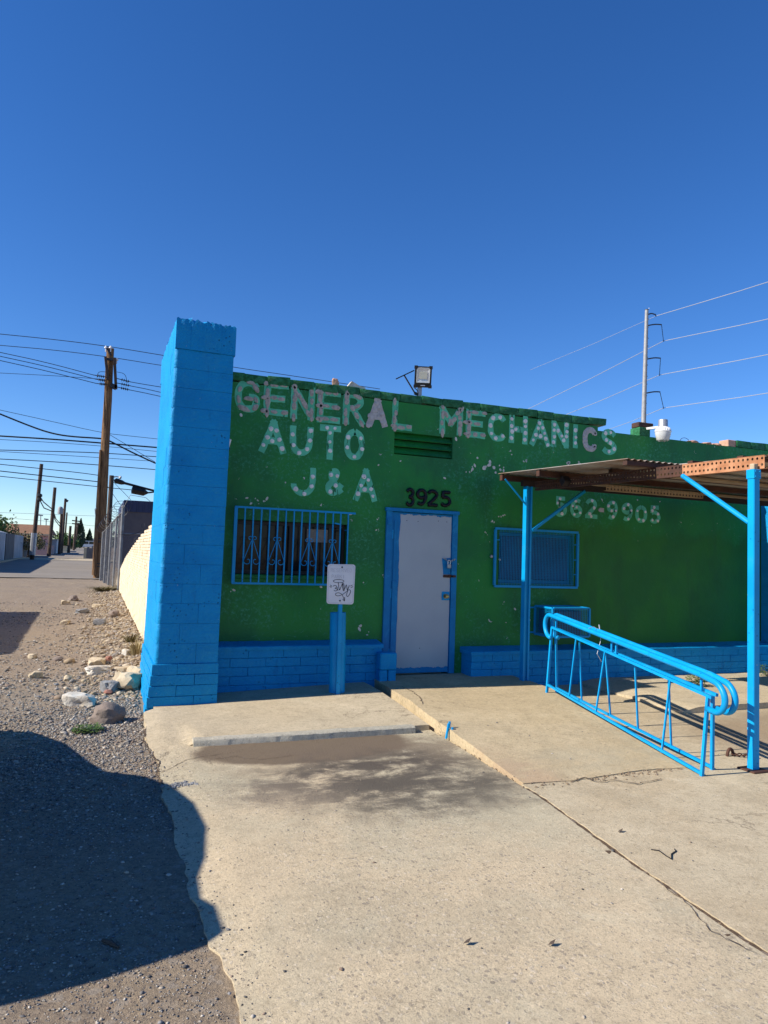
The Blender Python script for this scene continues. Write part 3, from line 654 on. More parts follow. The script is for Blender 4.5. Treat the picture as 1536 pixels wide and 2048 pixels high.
# door
DX0, DX1, DZ0, DZ1 = 3.42, 4.235, .165, 2.15
b = MB()
b.box((3.32, FY - .03, .15), (3.40, FY + .06, 2.165)); b.box((4.24, FY - .03, .15), (4.315, FY + .06, 2.165)); b.bbox((3.305, FY - .045, 2.165), (4.33, FY + .06, 2.21), .004)
b.box((3.35, FY + .06, .15), (3.395, FY + .10, 2.165)); b.box((3.335, FY - .042, 2.0), (3.39, FY - .03, 2.07))
b.build('door_frame', 'blue_wood', garage)
b = MB(); b.bbox((3.402, FY - .012, DZ0), (4.237, FY + .032, 2.160), .003)
door = b.build('door', 'blue_wood', garage)
def ragged(x0, x1, z0, z1, Y, amp=.008, n=60, th=.0025):
    pts = []
    for k in range(n): t = k / n; pts.append((x0 + (x1 - x0) * t, z0 + amp * (vn((t * 9, 1, 0), 1.7) + .7 * vn((t * 9, 1, 0), 6))))
    for k in range(n): t = k / n; pts.append((x1 + amp * .3 * vn((4, t * 9, 0), 2), z0 + (z1 - z0) * t))
    for k in range(n): t = k / n; pts.append((x1 + (x0 - x1) * t, z1 + amp * (vn((t * 9, 5, 0), 1.9) + .9 * vn((t * 9, 5, 0), 8))))
    for k in range(n): t = k / n; pts.append((x0 + amp * (1.2 * vn((8, t * 9, 0), .9) + .4 * vn((8, t * 9, 0), 5)), z1 + (z0 - z1) * t))
    return MB().prism([(p[0], p[1]) for p in pts], 1, Y, Y - th)
ragged(3.508, 4.228, .235, 2.135, FY - .0122, .016).build('grey_panel', 'door_grey', door)
b = MB(); b.box((3.425, FY - .03, .17), (3.50, FY - .0125, 1.30)); b.box((3.43, FY - .022, 1.31), (3.462, FY - .0125, 2.05)); b.build('hinge_board', 'blue_wood', door)
for z in (.42, 1.15, 1.88):
    b = MB(); b.tube([(3.408, FY - .028, z - .055), (3.408, FY - .028, z + .055)], .009, 8); b.build('hinge', 'blue_metal', door)
MB().prism([(4.105, 1.60), (4.232, 1.612), (4.232, 1.40), (4.13, 1.40), (4.12, 1.49)], 1, FY - .0155, FY - .0175).build('painted_patch', 'blue_wood', door)
b = MB(); b.bbox((4.128, FY - .03, 1.36), (4.30, FY - .016, 1.395), .003); b.tube([(4.20, FY - .035, 1.36), (4.20, FY - .04, 1.395)], .008, 6); b.box((4.25, FY - .05, 1.363), (4.295, FY - .03, 1.39)); b.build('hasp', 'rust_brown', door)
b = MB(); b.bbox((4.116, FY - .019, 1.07), (4.225, FY - .0155, 1.18), .002); b.build('lock_plate', 'blue_metal', door)
b = MB(); b.lathe((4.168, FY - .019, 1.122), [(.030, 0), (.030, -.006), (.014, -.008), (.012, -.028), (.024, -.034), (.028, -.048), (.022, -.062), (.008, -.066)], 16, (0, 1, 0)); b.build('door_knob', ['brass'], door, True)
for (xx, zz) in ((3.60, 2.06), (3.755, 2.055), (4.04, 2.075), (4.16, 2.07), (3.83, .47)):
    b = MB(); b.lathe((xx, FY - .0148, zz), [(.006, 0), (.005, -.002)], 8, (0, 1, 0)); b.build('screw', 'ink', door)
pad = thing('padlock', 'silver padlock hanging from a chain at the edge of the grey door', 'padlock', (4.19, FY - .05, 1.5))
b = MB(); b.bbox((4.163, FY - .068, 1.478), (4.215, FY - .042, 1.532), .006); b.build('lock_body', 'galvanised', pad)
b = MB(); b.tube([(4.172, FY - .055, 1.53), (4.172, FY - .055, 1.562)] + [(4.189 - .017 * math.cos(t), FY - .055, 1.562 + .018 * math.sin(t)) for t in np.linspace(0, math.pi, 9)] + [(4.206, FY - .055, 1.53)], .0048, 8); b.build('shackle', 'reflector', pad, True)
b = MB()
for k in range(9):
    t = k / 8; c = Vector((4.13 + .155 * t, FY - .03 - .012 * math.sin(t * 3.1), 1.60 - .03 * math.sin(t * math.pi) + .004 * math.sin(k * 2.3)))
    a = k % 2 * math.pi / 2
    ring = [c + Vector((.013 * math.cos(q), .007 * math.sin(q) * math.cos(a), .007 * math.sin(q) * (math.sin(a) + .25))) for q in np.linspace(0, 2 * math.pi, 10)]
    b.tube(ring, .0032, 5)
chain = b.build('door_chain', 'galvanised'); tag(chain, 'short steel chain threaded through the door edge above the padlock', 'chain')

# low blue ledge walls under the windows
def ledge(label, x0, x1, z0, zt, y0, y1, courses, grp, bl=.40, first=0):
    t = thing('ledge_wall', label, 'ledge wall', ((x0 + x1) / 2, (y0 + y1) / 2, z0), grp)
    b = MB(); b.box((x0 + .012, y0 + .012, z0 - .1), (x1 - .012, y1, zt - .03)); b.build('mortar_core', 'blue_block', t)
    ch_ = (zt - .035 - z0) / courses
    vars_ = [rough_block(bl - .0025, .16, ch_ - .003, .004, .0015, 20 + k, 'blue_block', 2) for k in range(3)]
    for c in range(courses):
        x = x0 - (bl / 2 if c % 2 else 0); z = z0 + (c + .5) * ch_
        while x < x1 - .02:
            a = max(x, x0); e = min(x + bl, x1)
            if e - a > .05: inst(vars_[random.randrange(3)], 'block', ((a + e) / 2, y0 + .08 + random.uniform(-.002, .002), z), t, scale=((e - a) / bl, 1, 1))
            x += bl
    b = MB(); n = 60
    top = [(x0 - .012 + (x1 - x0 + .024) * k / n, zt + .005 * vn((k * .3, 2, 0)) ) for k in range(n + 1)]
    vs = []
    for (xx, zz) in top: vs += [(xx, y0 - .014 + .004 * vn((xx, 0, 0), 6), zz - .045), (xx, y0 - .016 + .004 * vn((xx, 3, 0), 6), zz - .008), (xx, y0 - .006, zz), (xx, y1, zz + .03), (xx, y1, zz - .045)]
    b.add(vs, [(i * 5 + k, i * 5 + (k + 1) % 5, (i + 1) * 5 + (k + 1) % 5, (i + 1) * 5 + k) for i in range(n) for k in range(5)] + [(0, 1, 2, 3, 4), tuple(n * 5 + k for k in (4, 3, 2, 1, 0))])
    b.build('ledge_cap', 'blue_block', t)
    return t
ledge('low blue block ledge wall under the barred window, left of the door', 1.24, 3.24, .03, .555, 7.93, FY - .002, 5, 'blue ledge walls along the facade')
ledge('long low blue block ledge wall right of the door, under the canopy', 4.42, 11.2, -.06, .452, 7.865, FY - .002, 5, 'blue ledge walls along the facade', .30)
t = thing('broken_block', 'blue painted broken block stub at the end of the left ledge beside the door', 'block', (3.27, 7.84, .13))
b = MB(); b.bbox((3.16, 7.78, .27), (3.375, 7.92, .47), .012); b.build('upper_block', 'blue_block', t)
b = MB(); b.bbox((3.16, 7.785, .10), (3.262, 7.92, .268), .01); b.bbox((3.272, 7.785, .10), (3.37, 7.92, .268), .01); b.build('lower_block', 'blue_block', t)

# tall blue block pillars
def cap_brick(seed):
    """brick on end of the pillar's cap: plain sides, crumbled upper edge"""
    b = MB(); nx, nz = 10, 6; sx, sy, sz = .162, .20, .21; vs = []; fs = []
    ring = [(-.5 + i / nx, -.5) for i in range(nx)] + [(.5, -.5 + i / nx) for i in range(nx)] + [(.5 - i / nx, .5) for i in range(nx)] + [(-.5, .5 - i / nx) for i in range(nx)]
    L = len(ring)
    for j in range(nz + 1):
        for i_, (u, v) in enumerate(ring):
            q = (u * sx, v * sy, (j / nz - .5) * sz); a = .004 if j < nz - 1 else .011; nn = noise.noise_vector(Vector(q) * 34 + Vector((seed * 3.1, 1, seed))); k = 1 if j < nz else .93
            vs.append((q[0] * (k if abs(v) < .5 else 1) + nn.x * a * (abs(u) < .49), q[1] * k + nn.y * a, q[2] + (nn.z * .020 + .004 * math.sin(i_ * 2.1 + seed) if j == nz else 0)))
    for j in range(nz):
        for i in range(L): fs.append((j * L + i, j * L + (i + 1) % L, (j + 1) * L + (i + 1) % L, (j + 1) * L + i))
    vs.append((0, 0, sz / 2 + .01)); fs += [(nz * L + i, nz * L + (i + 1) % L, len(vs) - 1) for i in range(L)]
    me = bpy.data.meshes.new('cap_brick'); me.from_pydata(vs, [], fs); me.materials.append(MATS['blue_block']); me.polygons.foreach_set('use_smooth', [True] * len(me.polygons)); me.set_sharp_from_angle(angle=R(50)); return me
def pillar(label, x0, x1, y0, y1, top, taper=.05, cap=True, z0=-.08):
    t = thing('block_pillar', label, 'pillar', ((x0 + x1) / 2, (y0 + y1) / 2, 0), 'blue block pillars at the facade ends')
    b = MB(); r = .03; core = []
    for (z, tp) in ((z0 - .1, 0), (top - .06, taper)):
        core += [(x0 + .02 + tp, y0 + .02, z), (x1 - .014 + tp * .4, y0 + .02, z), (x1 - .014 + tp * .4, y1 - .02, z), (x0 + .02 + tp, y1 - .02, z)]
    b.hexa(core); b.build('mortar_core', 'blue_block', t)
    lo = 5; lh = .107; levels = [(z0 + i * lh, lh, True) for i in range(lo)]; z = z0 + lo * lh
    while z < top - (.22 if cap else .02): levels.append((z, .2, False)); z += .2
    W = x1 - x0; D = y1 - y0
    vb = {True: [rough_block(1, 1, 1, .02, .012, 30 + k, 'blue_block') for k in range(1)]}
    cache = {}
    def blk(dx, dy, dz, low, corner=0.):
        key = (round(dx, 2), round(dy, 2), round(dz, 3), corner)
        L = cache.setdefault(key, [])
        if len(L) < 3: L.append(rough_block(dx - (.003 if low else .0012), dy - .001, dz - (.003 if low else .0010), .006 if low else .0035, .0045 if low else .0007, len(cache) * 3 + len(L), 'blue_block', 3, corner)); return L[-1]
        return random.choice(L)
    for i, (z, h, low) in enumerate(levels):
        tp = taper * (z + h / 2) / top; xa = x0 + tp; xb = x1 + tp * .4; ex = .012 if low else 0
        flare = .0 if not low else .01 * (lo - i) 
        cut = xa + (xb - xa) * (.64 if i % 2 else .36)
        jit = random.uniform(-.001, .001)
        for (a, e) in ((xa - ex - flare, cut), (cut, xb + ex)):
            inst(blk(e - a, .20, h, low, .035 if a < cut - .01 and e == cut and not low else 0.), 'block', ((a + e) / 2, y0 + .1 - ex + jit, z + h / 2), t)
        y = y0 + .20; seg = [.4, .4, .4, .4, .4] if i % 2 else [.2, .4, .4, .4, .4]
        for sgl in seg:
            e = min(y + sgl, y1)
            if e - y > .04: inst(blk(xb - xa + ex, e - y, h, low), 'block', ((xa - ex + xb) / 2 - flare * .5, (y + e) / 2, z + h / 2), t)
            y = e
    if cap:
        zc = z; n = 9; w = (x1 - x0 - taper * .6 + .016) / 4; capb = [cap_brick(k) for k in range(5)]
        for row in range(int(D / .2) + 1):
            for k in range(4):
                hh = top - zc + random.uniform(-.012, .012)
                inst(capb[(k * 3 + row) % 5], 'cap_brick', (x0 + taper - .004 + w * (k + .5), y0 - .008 + .1 + row * .2 + random.uniform(-.003, .003), (zc + top) / 2 + random.uniform(-.008, .004)), t, rot=(0, 0, math.pi * ((k + row) % 2)), scale=(w / .162, 1, (top - zc) / .215))
    return t
pillar('tall bright blue block pillar at the left corner of the green facade', .60, 1.225, 7.45, 9.1, 3.975)
pillar('blue block pillar at the far right edge, behind the canopy post', 9.71, 10.3, 7.45, 8.14, 3.0, 0., False)

# cream brick side wall: stepped courses falling in a curve
cw = thing('brick_side_wall', 'cream painted brick wall whose curved top falls away behind the blue pillar', 'wall', (.9, 16, 0))
prof = [(8.0, 2.12), (12.2, 2.0), (15, 1.86), (18.6, 1.60), (21.7, 1.34), (25.4, .9), (27.6, .62), (29.0, .38), (30.0, .1)]
b = MB(); chh = .052; z = -.1
while z < 2.12:
    ye = 8.0
    for (p, q) in zip(prof, prof[1:]):
        if q[1] <= z + chh <= p[1]: ye = p[0] + (q[0] - p[0]) * (p[1] - z - chh) / (p[1] - q[1])
    if z + chh < .1: ye = 30
    y = 9.1
    ye += random.uniform(-.03, .06)
    while y < ye:
        e = min(y + .39, ye); o = random.uniform(-.004, .004)
        b.box((.815 + o + .0002 * (y % .7), y + .004, z + .005), (.99, e - .004, z + chh - .004)); y += .39
    b.box((.826, 9.1, z), (.98, max(9.2, ye - .02), z + chh)); z += chh
struct(b.build('brick_courses', 'cream_brick', cw), 'stuff')
b = MB(); b.box((.72, 9.3, -.2), (.813, 26, .085)); b.build('wall_footing', 'concrete_old', cw)

# ------------------------------------------------------------------ lettering (ghost paint with glue spots)
A = {
 'G': [[(1, .82), (.82, 1), (.3, 1), (0, .72), (0, .25), (.3, 0), (.78, 0), (1, .16), (1, .45), (.58, .45)]],
 'E': [[(0, 0), (0, 1)], [(0, 1), (1, 1)], [(0, .5), (.82, .5)], [(0, 0), (1, 0)]],
 'N': [[(0, 0), (0, 1)], [(.02, .98), (.98, .02)], [(1, 0), (1, 1)]],
 'R': [[(0, 0), (0, 1)], [(0, 1), (.7, 1), (1, .8), (.7, .52), (0, .5)], [(.45, .5), (1, 0)]],
 'A': [[(0, 0), (.5, 1)], [(.5, 1), (1, 0)], [(.2, .33), (.8, .33)]],
 'L': [[(0, 0), (0, 1)], [(0, 0), (1, 0)]],
 'M': [[(0, 0), (0, 1)], [(0, 1), (.5, .4)], [(.5, .4), (1, 1)], [(1, 1), (1, 0)]],
 'C': [[(1, .82), (.8, 1), (.3, 1), (0, .75), (0, .25), (.3, 0), (.8, 0), (1, .18)]],
 'H': [[(0, 0), (0, 1)], [(1, 0), (1, 1)], [(0, .5), (1, .5)]],
 'I': [[(.5, 0), (.5, 1)]],
 'S': [[(1, .85), (.75, 1), (.25, 1), (0, .8), (.15, .6), (.85, .42), (1, .2), (.75, 0), (.25, 0), (0, .15)]],
 'U': [[(0, 1), (0, .25), (.3, 0), (.7, 0), (1, .25), (1, 1)]],
 'T': [[(0, 1), (1, 1)], [(.5, 1), (.5, 0)]],
 'O': [[(.5, 1), (.15, .9), (0, .65), (0, .3), (.2, .05), (.5, 0), (.8, .05), (1, .3), (1, .65), (.85, .9), (.5, 1)]],
 'J': [[(1, 1), (1, .25), (.7, 0), (.3, 0), (0, .22), (0, .35)]],
 '&': [[(1, .0), (.5, .45), (.22, .72), (.3, .97)], [(.3, .97), (.6, 1), (.72, .8), (.25, .45)], [(.25, .45), (.0, .25), (.2, 0), (.6, 0), (1, .42)]],
 '5': [[(.95, 1), (.15, 1), (.1, .58)], [(.1, .58), (.6, .66), (1, .42), (.95, .15), (.6, 0), (.2, 0), (0, .16)]],
 '6': [[(.9, .9), (.6, 1), (.25, .9), (0, .55), (0, .2), (.3, 0), (.7, 0), (1, .2), (.95, .45), (.6, .56), (.1, .45)]],
 '2': [[(.0, .8), (.2, 1), (.7, 1), (.95, .8), (.9, .6), (0, .02)], [(0, 0), (1, 0)]],
 '9': [[(.1, .1), (.4, 0), (.75, .1), (1, .45), (1, .8), (.7, 1), (.3, 1), (0, .8), (.05, .55), (.4, .44), (.9, .55)]],
 '0': [[(.5, 1), (.15, .9), (0, .65), (0, .3), (.2, .05), (.5, 0), (.8, .05), (1, .3), (1, .65), (.85, .9), (.5, 1)]],
 '3': [[(.05, .85), (.3, 1), (.75, 1), (.95, .78), (.7, .55), (.35, .52)], [(.35, .52), (.8, .48), (1, .25), (.75, 0), (.3, 0), (0, .14)]],
 '-': [[(0, .5), (1, .5)]],
 'V': [[(0, 1), (.5, 0)], [(.5, 0), (1, 1)]], 'D': [[(0, 0), (0, 1)], [(0, 1), (.6, 1), (1, .7), (1, .3), (.6, 0), (0, 0)]],
 'P': [[(0, 0), (0, 1)], [(0, 1), (.7, 1), (1, .76), (.7, .5), (0, .5)]], 'K': [[(0, 0), (0, 1)], [(0, .4), (1, 1)], [(.3, .6), (1, 0)]],
}
def resample(pts, step):
    pts = [np.array(p, float) for p in pts]; out = [pts[0]]
    for p, q in zip(pts, pts[1:]):
        n = max(1, int(np.linalg.norm(q - p) / step)); out += [p + (q - p) * k / n for k in range(1, n + 1)]
    return out
def smooth2(pts):
    if len(pts) < 4: return pts
    for _ in range(2):
        o = [pts[0]]
        for p, q in zip(pts, pts[1:]):
            p = np.array(p, float); q = np.array(q, float); o += [p * .75 + q * .25, p * .25 + q * .75]
        o.append(pts[-1]); pts = o
    return pts
def ribbon(b, pts, w, Y, th, jit=0., seed=0):
    """flat slab along a 2-D polyline in the XZ plane, front face at Y - th"""
    pts = [np.array(p, float) for p in pts]; n = len(pts); L = []; Rr = []
    for i, p in enumerate(pts):
        d = pts[min(i + 1, n - 1)] - pts[max(i - 1, 0)]; d = d / (np.linalg.norm(d) + 1e-9); nn = np.array([-d[1], d[0]])
        if 0 < i < n - 1:
            d1 = pts[i] - pts[i - 1]; d1 /= np.linalg.norm(d1) + 1e-9; c = max(.6, abs(np.dot(d1, d))); k = 1 / c
        else: k = 1
        a = w / 2 * k * (1 + jit * vn((p[0], p[1], seed), 14) + jit * .6 * vn((p[0], p[1], seed + 5), 38)); c = w / 2 * k * (1 + jit * vn((p[0], p[1], seed + 9), 14) + jit * .6 * vn((p[0], p[1], seed + 3), 38))
        L.append(p + nn * a); Rr.append(p - nn * c)
    vs = [(q[0], Y - th, q[1]) for q in L] + [(q[0], Y - th, q[1]) for q in Rr] + [(q[0], Y, q[1]) for q in L] + [(q[0], Y, q[1]) for q in Rr]
    fs = [(i + n, i + 1 + n, i + 1, i) for i in range(n - 1)] + [(i, i + 1, 2 * n + i + 1, 2 * n + i) for i in range(n - 1)] + [(n + i + 1, n + i, 3 * n + i, 3 * n + i + 1) for i in range(n - 1)]
    fs += [(0, 2 * n, 3 * n, n), (n - 1, 2 * n - 1, 4 * n - 1, 3 * n - 1)]
    b.add(vs, fs)
def blob(b, x, z, r, Y, th=.006, ell=1., ang=0., n=11):
    rad = [r * random.uniform(.88, 1.1) for _ in range(n)]; vs = []
    for (k2, y) in ((1., Y), (.94, Y - th * .7), (.6, Y - th)):
        for k in range(n):
            t = 2 * math.pi * k / n; u, w = rad[k] * k2 * math.cos(t) * ell, rad[k] * k2 * math.sin(t); vs.append((x + u * math.cos(ang) - w * math.sin(ang), y, z + u * math.sin(ang) + w * math.cos(ang)))
    fs = [(i * n + k, i * n + (k + 1) % n, (i + 1) * n + (k + 1) % n, (i + 1) * n + k) for i in range(2) for k in range(n)] + [tuple(2 * n + k for k in range(n))]
    b.add(vs, fs)
ML = {'A': .72}
def letter(ch, box, parent, sw, style):
    """box: photo bounds left, right, top, bottom of the glyph on the facade"""
    l, r, t_, bt = box; p = onY(l, (t_ + bt) / 2, FY); q = onY(r, (t_ + bt) / 2, FY); top = onY((l + r) / 2, t_, FY)[2]; bot = onY((l + r) / 2, bt, FY)[2]
    x0, x1 = p[0] + sw / 2, q[0] - sw / 2; z0, z1 = bot + sw / 2, top - sw / 2
    if x1 < x0: x0 = x1 = (x0 + x1) / 2
    strokes = [[(x0 + (x1 - x0) * u, z0 + (z1 - z0) * w) for (u, w) in s] for s in A[ch]]
    ext = []
    for s in strokes:
        s = smooth2(s) if len(s) > 3 else [np.array(v) for v in s]
        if len(s) == 2:
            d = s[1] - s[0]; d = d / np.linalg.norm(d) * sw * .45; s = [s[0] - d, s[1] + d]
        ext.append(s)
    b = MB(); 
    for k, s in enumerate(ext):
        ribbon(b, resample(s, .018), sw, FY, .003 + .0007 * k, .16, k + x0 * 3)
    o = b.build('letter', 'glue_pale' if style == 'bare' else 'ghost_letter', parent, fix=False)
    g = MB()
    if style in ('white', 'small', 'pale'):
        rad = {'white': .029, 'small': .023, 'pale': .030}[style]; done = []
        for s in ext:
            rs = resample(s, .01); acc = rad; 
            step = .098 if style == 'white' else .075
            for i in range(3, len(rs) - 3):
                acc += .01
                if acc >= step and all((rs[i][0] - d[0]) ** 2 + (rs[i][1] - d[1]) ** 2 > (rad * 2.3) ** 2 for d in done) and random.random() > .06:
                    acc = random.uniform(-.012, .008); done.append(rs[i]); blob(g, rs[i][0] + random.gauss(0, .004), rs[i][1] + random.gauss(0, .004), rad * random.uniform(.75, 1.12), FY - .003, .008)
    elif style == 'grey':
        for s in ext:
            rs = resample(s, .02); i = 1
            while i < len(rs) - 1:
                d = rs[min(i + 1, len(rs) - 1)] - rs[i - 1]; ln = random.uniform(1., 2.6)
                blob(g, rs[i][0] + random.gauss(0, .006), rs[i][1] + random.gauss(0, .006), sw * .34 * random.uniform(.8, 1.15), FY - .003, .008, ln, math.atan2(d[1], d[0]), 13)
                i += int(2 + ln * 1.5 + random.random() * 2)
    elif style == 'bare':
        for s in ext:
            rs = resample(s, .05)
            for i in range(0, len(rs), 2): blob(g, rs[i][0] + random.gauss(0, .005), rs[i][1], sw * .36, FY - .0035, .006, 1.2, random.random())
    if g.v: struct(g.build('glue_spots', {'white': 'glue_white', 'small': 'glue_white', 'pale': 'glue_white', 'grey': 'glue_grey', 'bare': 'glue_pale'}[style], o, fix=False), 'stuff')
def lettering(label, items, sw, grp='ghost lettering left on the green wall'):
    b0 = items[0][1]; c = onY(b0[0], b0[3], FY); t = thing('wall_lettering', label, 'lettering', (c[0], FY, c[2]), grp)
    for (ch, box, st) in items: letter(ch, box, t, sw, st)
lettering('longest row of peeled ghost lettering, across the top of the green wall under the parapet', [
 ('G', (469, 520, 758, 825), 'grey'), ('E', (527.5, 577.5, 763, 832), 'grey'), ('N', (581.5, 629.5, 772, 840), 'grey'), ('E', (634, 681.5, 779, 846), 'grey'), ('R', (686, 729.5, 784, 851), 'grey'), ('A', (734, 775, 797, 854), 'bare'), ('L', (784, 825, 799, 861), 'grey'),
 ('M', (879, 925, 813, 870), 'grey'), ('E', (931.5, 971, 819, 876), 'grey'), ('C', (975.5, 1013, 827, 883), 'pale'), ('H', (1018, 1055.5, 830, 888), 'pale'), ('A', (1060, 1100.5, 838, 893), 'pale'), ('N', (1102.5, 1137.5, 842, 896), 'pale'), ('I', (1143, 1158.5, 848, 897), 'pale'), ('C', (1165, 1194, 854, 903.5), 'bare'), ('S', (1202, 1234, 858.5, 910), 'pale')], .082)
lettering('four large ghost letters in the second row, above the barred window', [('A', (519, 573, 839, 907), 'white'), ('U', (578.5, 626.5, 846, 912), 'white'), ('T', (638, 681.5, 850, 920), 'white'), ('O', (688, 729.5, 857, 921), 'white')], .078)
lettering('two ghost initials joined by an ampersand, in the row just above the barred window', [('J', (581.5, 631.5, 928, 993), 'white'), ('&', (649, 689, 936, 992), 'white'), ('A', (707.5, 754.5, 937, 1003), 'white')], .074)
lettering('ghost telephone number above the right window, below the canopy roof', [('5', (1110, 1134, 993, 1034), 'small'), ('6', (1140.5, 1165, 996, 1035), 'small'), ('2', (1170, 1195, 997, 1037), 'small'), ('-', (1199, 1208, 1018, 1022), 'bare'), ('9', (1213, 1235, 1001, 1040), 'small'), ('9', (1243, 1265.5, 1005, 1043), 'small'), ('0', (1270.5, 1294, 1010, 1046), 'small'), ('5', (1299, 1321, 1011, 1047), 'small')], .058)
hn = thing('house_number', 'glossy black adhesive house number above the grey door', 'house number', (3.9, FY, 2.3))
for ch, (l, r, t_, bt) in (('3', (810, 829, 976, 1013)), ('9', (831.5, 853.5, 977.5, 1012)), ('2', (853.5, 876.5, 979.5, 1013)), ('5', (880, 902, 982, 1014))):
    p = onY(l, (t_ + bt) / 2, FY); q = onY(r, (t_ + bt) / 2, FY); z1 = onY((l + r) / 2, t_, FY)[2]; z0 = onY((l + r) / 2, bt, FY)[2]; b = MB()
    for s in A[ch]:
        s = [(p[0] + .018 + (q[0] - p[0] - .036) * u, z0 + .018 + (z1 - z0 - .036) * w) for (u, w) in s]; s = resample(smooth2(s), .012)
        b.tube([(c[0] + .003 * vn((c[0], c[1], 1), 60), FY - .010, c[1] + .003 * vn((c[0], c[1], 4), 60)) for c in s], [.0225 + .004 * vn((c[0], c[1], 2), 45) for c in s], 8)
    b.build('digit', 'black_adhesive', hn, 'all')

# chips knocked through the paint to pale plaster
simple('bare_plaster', (.66, .63, .56), (.52, .50, .44), 20, .9, 0, .4)
b = MB(); random.seed(31)
for (px, py, r, n) in ((975, 930, .036, 5), (990, 928, .03, 3), (945, 935, .018, 6), (938, 942, .014, 4), (1003, 938, .016, 4), (1052, 922, .014, 4), (1140, 930, .026, 4), (1160, 926, .016, 4), (1020, 902, .012, 3), (912, 878, .02, 1), (801, 922, .016, 1), (757, 930, .012, 1), (986, 1045, .014, 3), (1005, 1030, .013, 4), (973, 1068, .01, 4), (530, 998, .014, 3), (512, 1000, .012, 2), (500, 1003, .014, 2), (467, 1180, .016, 2), (642, 1174, .014, 1), (722, 1256, .016, 3), (736, 1265, .013, 2), (757, 1040, .013, 2), (755, 1062, .010, 3), (727, 1165, .014, 1), (590, 975, .008, 3), (765, 1150, .008, 3), (1000, 1120, .012, 2), (1030, 1218, .014, 1), (960, 1160, .01, 2), (1012, 1245, .012, 1), (1118, 1012, .01, 3), (1275, 1000, .02, 1), (890, 960, .012, 2), (700, 1028, .012, 2), (640, 1010, .01, 2), (571, 965, .018, 1), (489, 823, .018, 2), (606, 955, .01, 2), (1320, 1005, .008, 2), (1390, 905, .008, 3), (1060, 1240, .01, 1)):
    c = onY(px, py, FY)
    for k in range(n): blob(b, c[0] + random.gauss(0, r * 1.5) * (n > 1), c[2] + random.gauss(0, r * 1.3) * (n > 1), r * random.uniform(.35, 1.0), FY, .0012, random.uniform(1, 1.9), random.uniform(0, 3), 9)
struct(b.build('bare_plaster_chips', 'bare_plaster', garage, fix=False), 'stuff')
# ------------------------------------------------------------------ things on the facade
ac = thing('air_conditioner_cage', 'blue expanded-metal cage round an air conditioner, under the right window', 'security cage', (5.8, 8.0, .6))
ax0, ax1, ay0, ay1, az0, az1 = 5.53, 6.11, 7.74, FY - .005, .635, 1.005
b = MB()
for (xx) in (ax0, ax1):
    for (yy) in (ay0, ay1): b.bar((xx, yy, az0), (xx, yy, az1), .024)
for z in (az0, az1):
    b.bar((ax0 + .012, ay0, z), (ax1 - .012, ay0, z), .024); b.bar((ax0 + .012, ay1, z), (ax1 - .012, ay1, z), .024)
    for xx in (ax0, ax1): b.bar((xx, ay0 + .012, z), (xx, ay1 - .012, z), .024)
b.bar((ax0 - .08, ay1, az1 - .02), (ax0 - .012, ay1, az1 - .02), .02); b.bar((ax0 - .08, ay1, az0 + .02), (ax0 - .012, ay1, az0 + .02), .02)
b.build('cage_frame', 'blue_metal', ac)
b = MB(); diamonds(b, ax0 + .01, ax1 - .01, az0, az1, ay0 - .002, .026, .046); diamonds(b, ay0 + .01, ay1 - .01, az0, az1, ax0 - .002, .026, .046, axis='y'); struct(b.build('cage_mesh', 'blue_metal', ac, fix=False), 'stuff')
b = MB(); b.bbox((ax0 + .012, ay0 + .012, az1 - .004), (ax1 - .012, ay1 - .012, az1 + .006), .002); b.build('cage_lid', 'blue_metal', ac)
b = MB(); b.bbox((ax0 + .06, ay0 + .08, az0 + .015), (ax1 - .06, ay1, az1 - .04), .01); acu = b.build('air_conditioner', 'dark_metal', ac)
b = MB()
for k in range(12): b.box((ax0 + .09, ay0 + .072, az0 + .05 + k * .022), (ax1 - .09, ay0 + .08, az0 + .06 + k * .022))
b.build('louvre', 'black_plastic', acu)

fl = thing('floodlight', 'black square floodlight on a short bracket standing on the parapet', 'floodlight', (3.75, 8.2, 3.65))
c = Vector(onY(846, 754, 8.15)); b = MB(); b.bar((c.x - .02, 8.2, 3.6), (c.x - .02, 8.2, 3.80), .045); b.build('bracket_post', 'galvanised', fl)
def slantbox(b, c, w, h, d, tilt, turn, inset=0.):
    M_ = Matrix.Rotation(turn, 3, 'Z') @ Matrix.Rotation(tilt, 3, 'X'); vs = []
    for sz in (-1, 1):
        for (sx, sy) in ((-1, -1), (1, -1), (1, 1), (-1, 1)): vs.append(c + M_ @ Vector((sx * w / 2, sy * d / 2, sz * h / 2)))
    b.hexa(vs); return M_
b = MB(); T_, U_ = R(12), R(-19)
MM = slantbox(b, c, .215, .265, .05, T_, U_)
fr = b
for (sx, sz) in ((-1, -1), (1, -1), (1, 1), (-1, 1)): slantbox(b, c + MM @ Vector((sx * .095, -.004, sz * .12)), .04, .04, .062, T_, U_)
for k in range(9): slantbox(b, c + MM @ Vector((-.088 + k * .022, .045, 0)), .006, .22, .04, T_, U_)
lampb = b.build('lamp_housing', 'black_plastic', fl)
b = MB(); vs = []
for (w, h, y) in ((.17, .19, -.032), (.165, .185, -.034), (.10, .10, -.027)):
    for (sx, sz) in ((-1, -1), (1, -1), (1, 1), (-1, 1)): vs.append(c + MM @ Vector((sx * w / 2, y, sz * h / 2 + .02)))
b.add(vs, [(i * 4 + k, i * 4 + (k + 1) % 4, (i + 1) * 4 + (k + 1) % 4, (i + 1) * 4 + k) for i in (0, 1) for k in range(4)] + [(8, 9, 10, 11)]); b.build('reflector', 'reflector', fl)
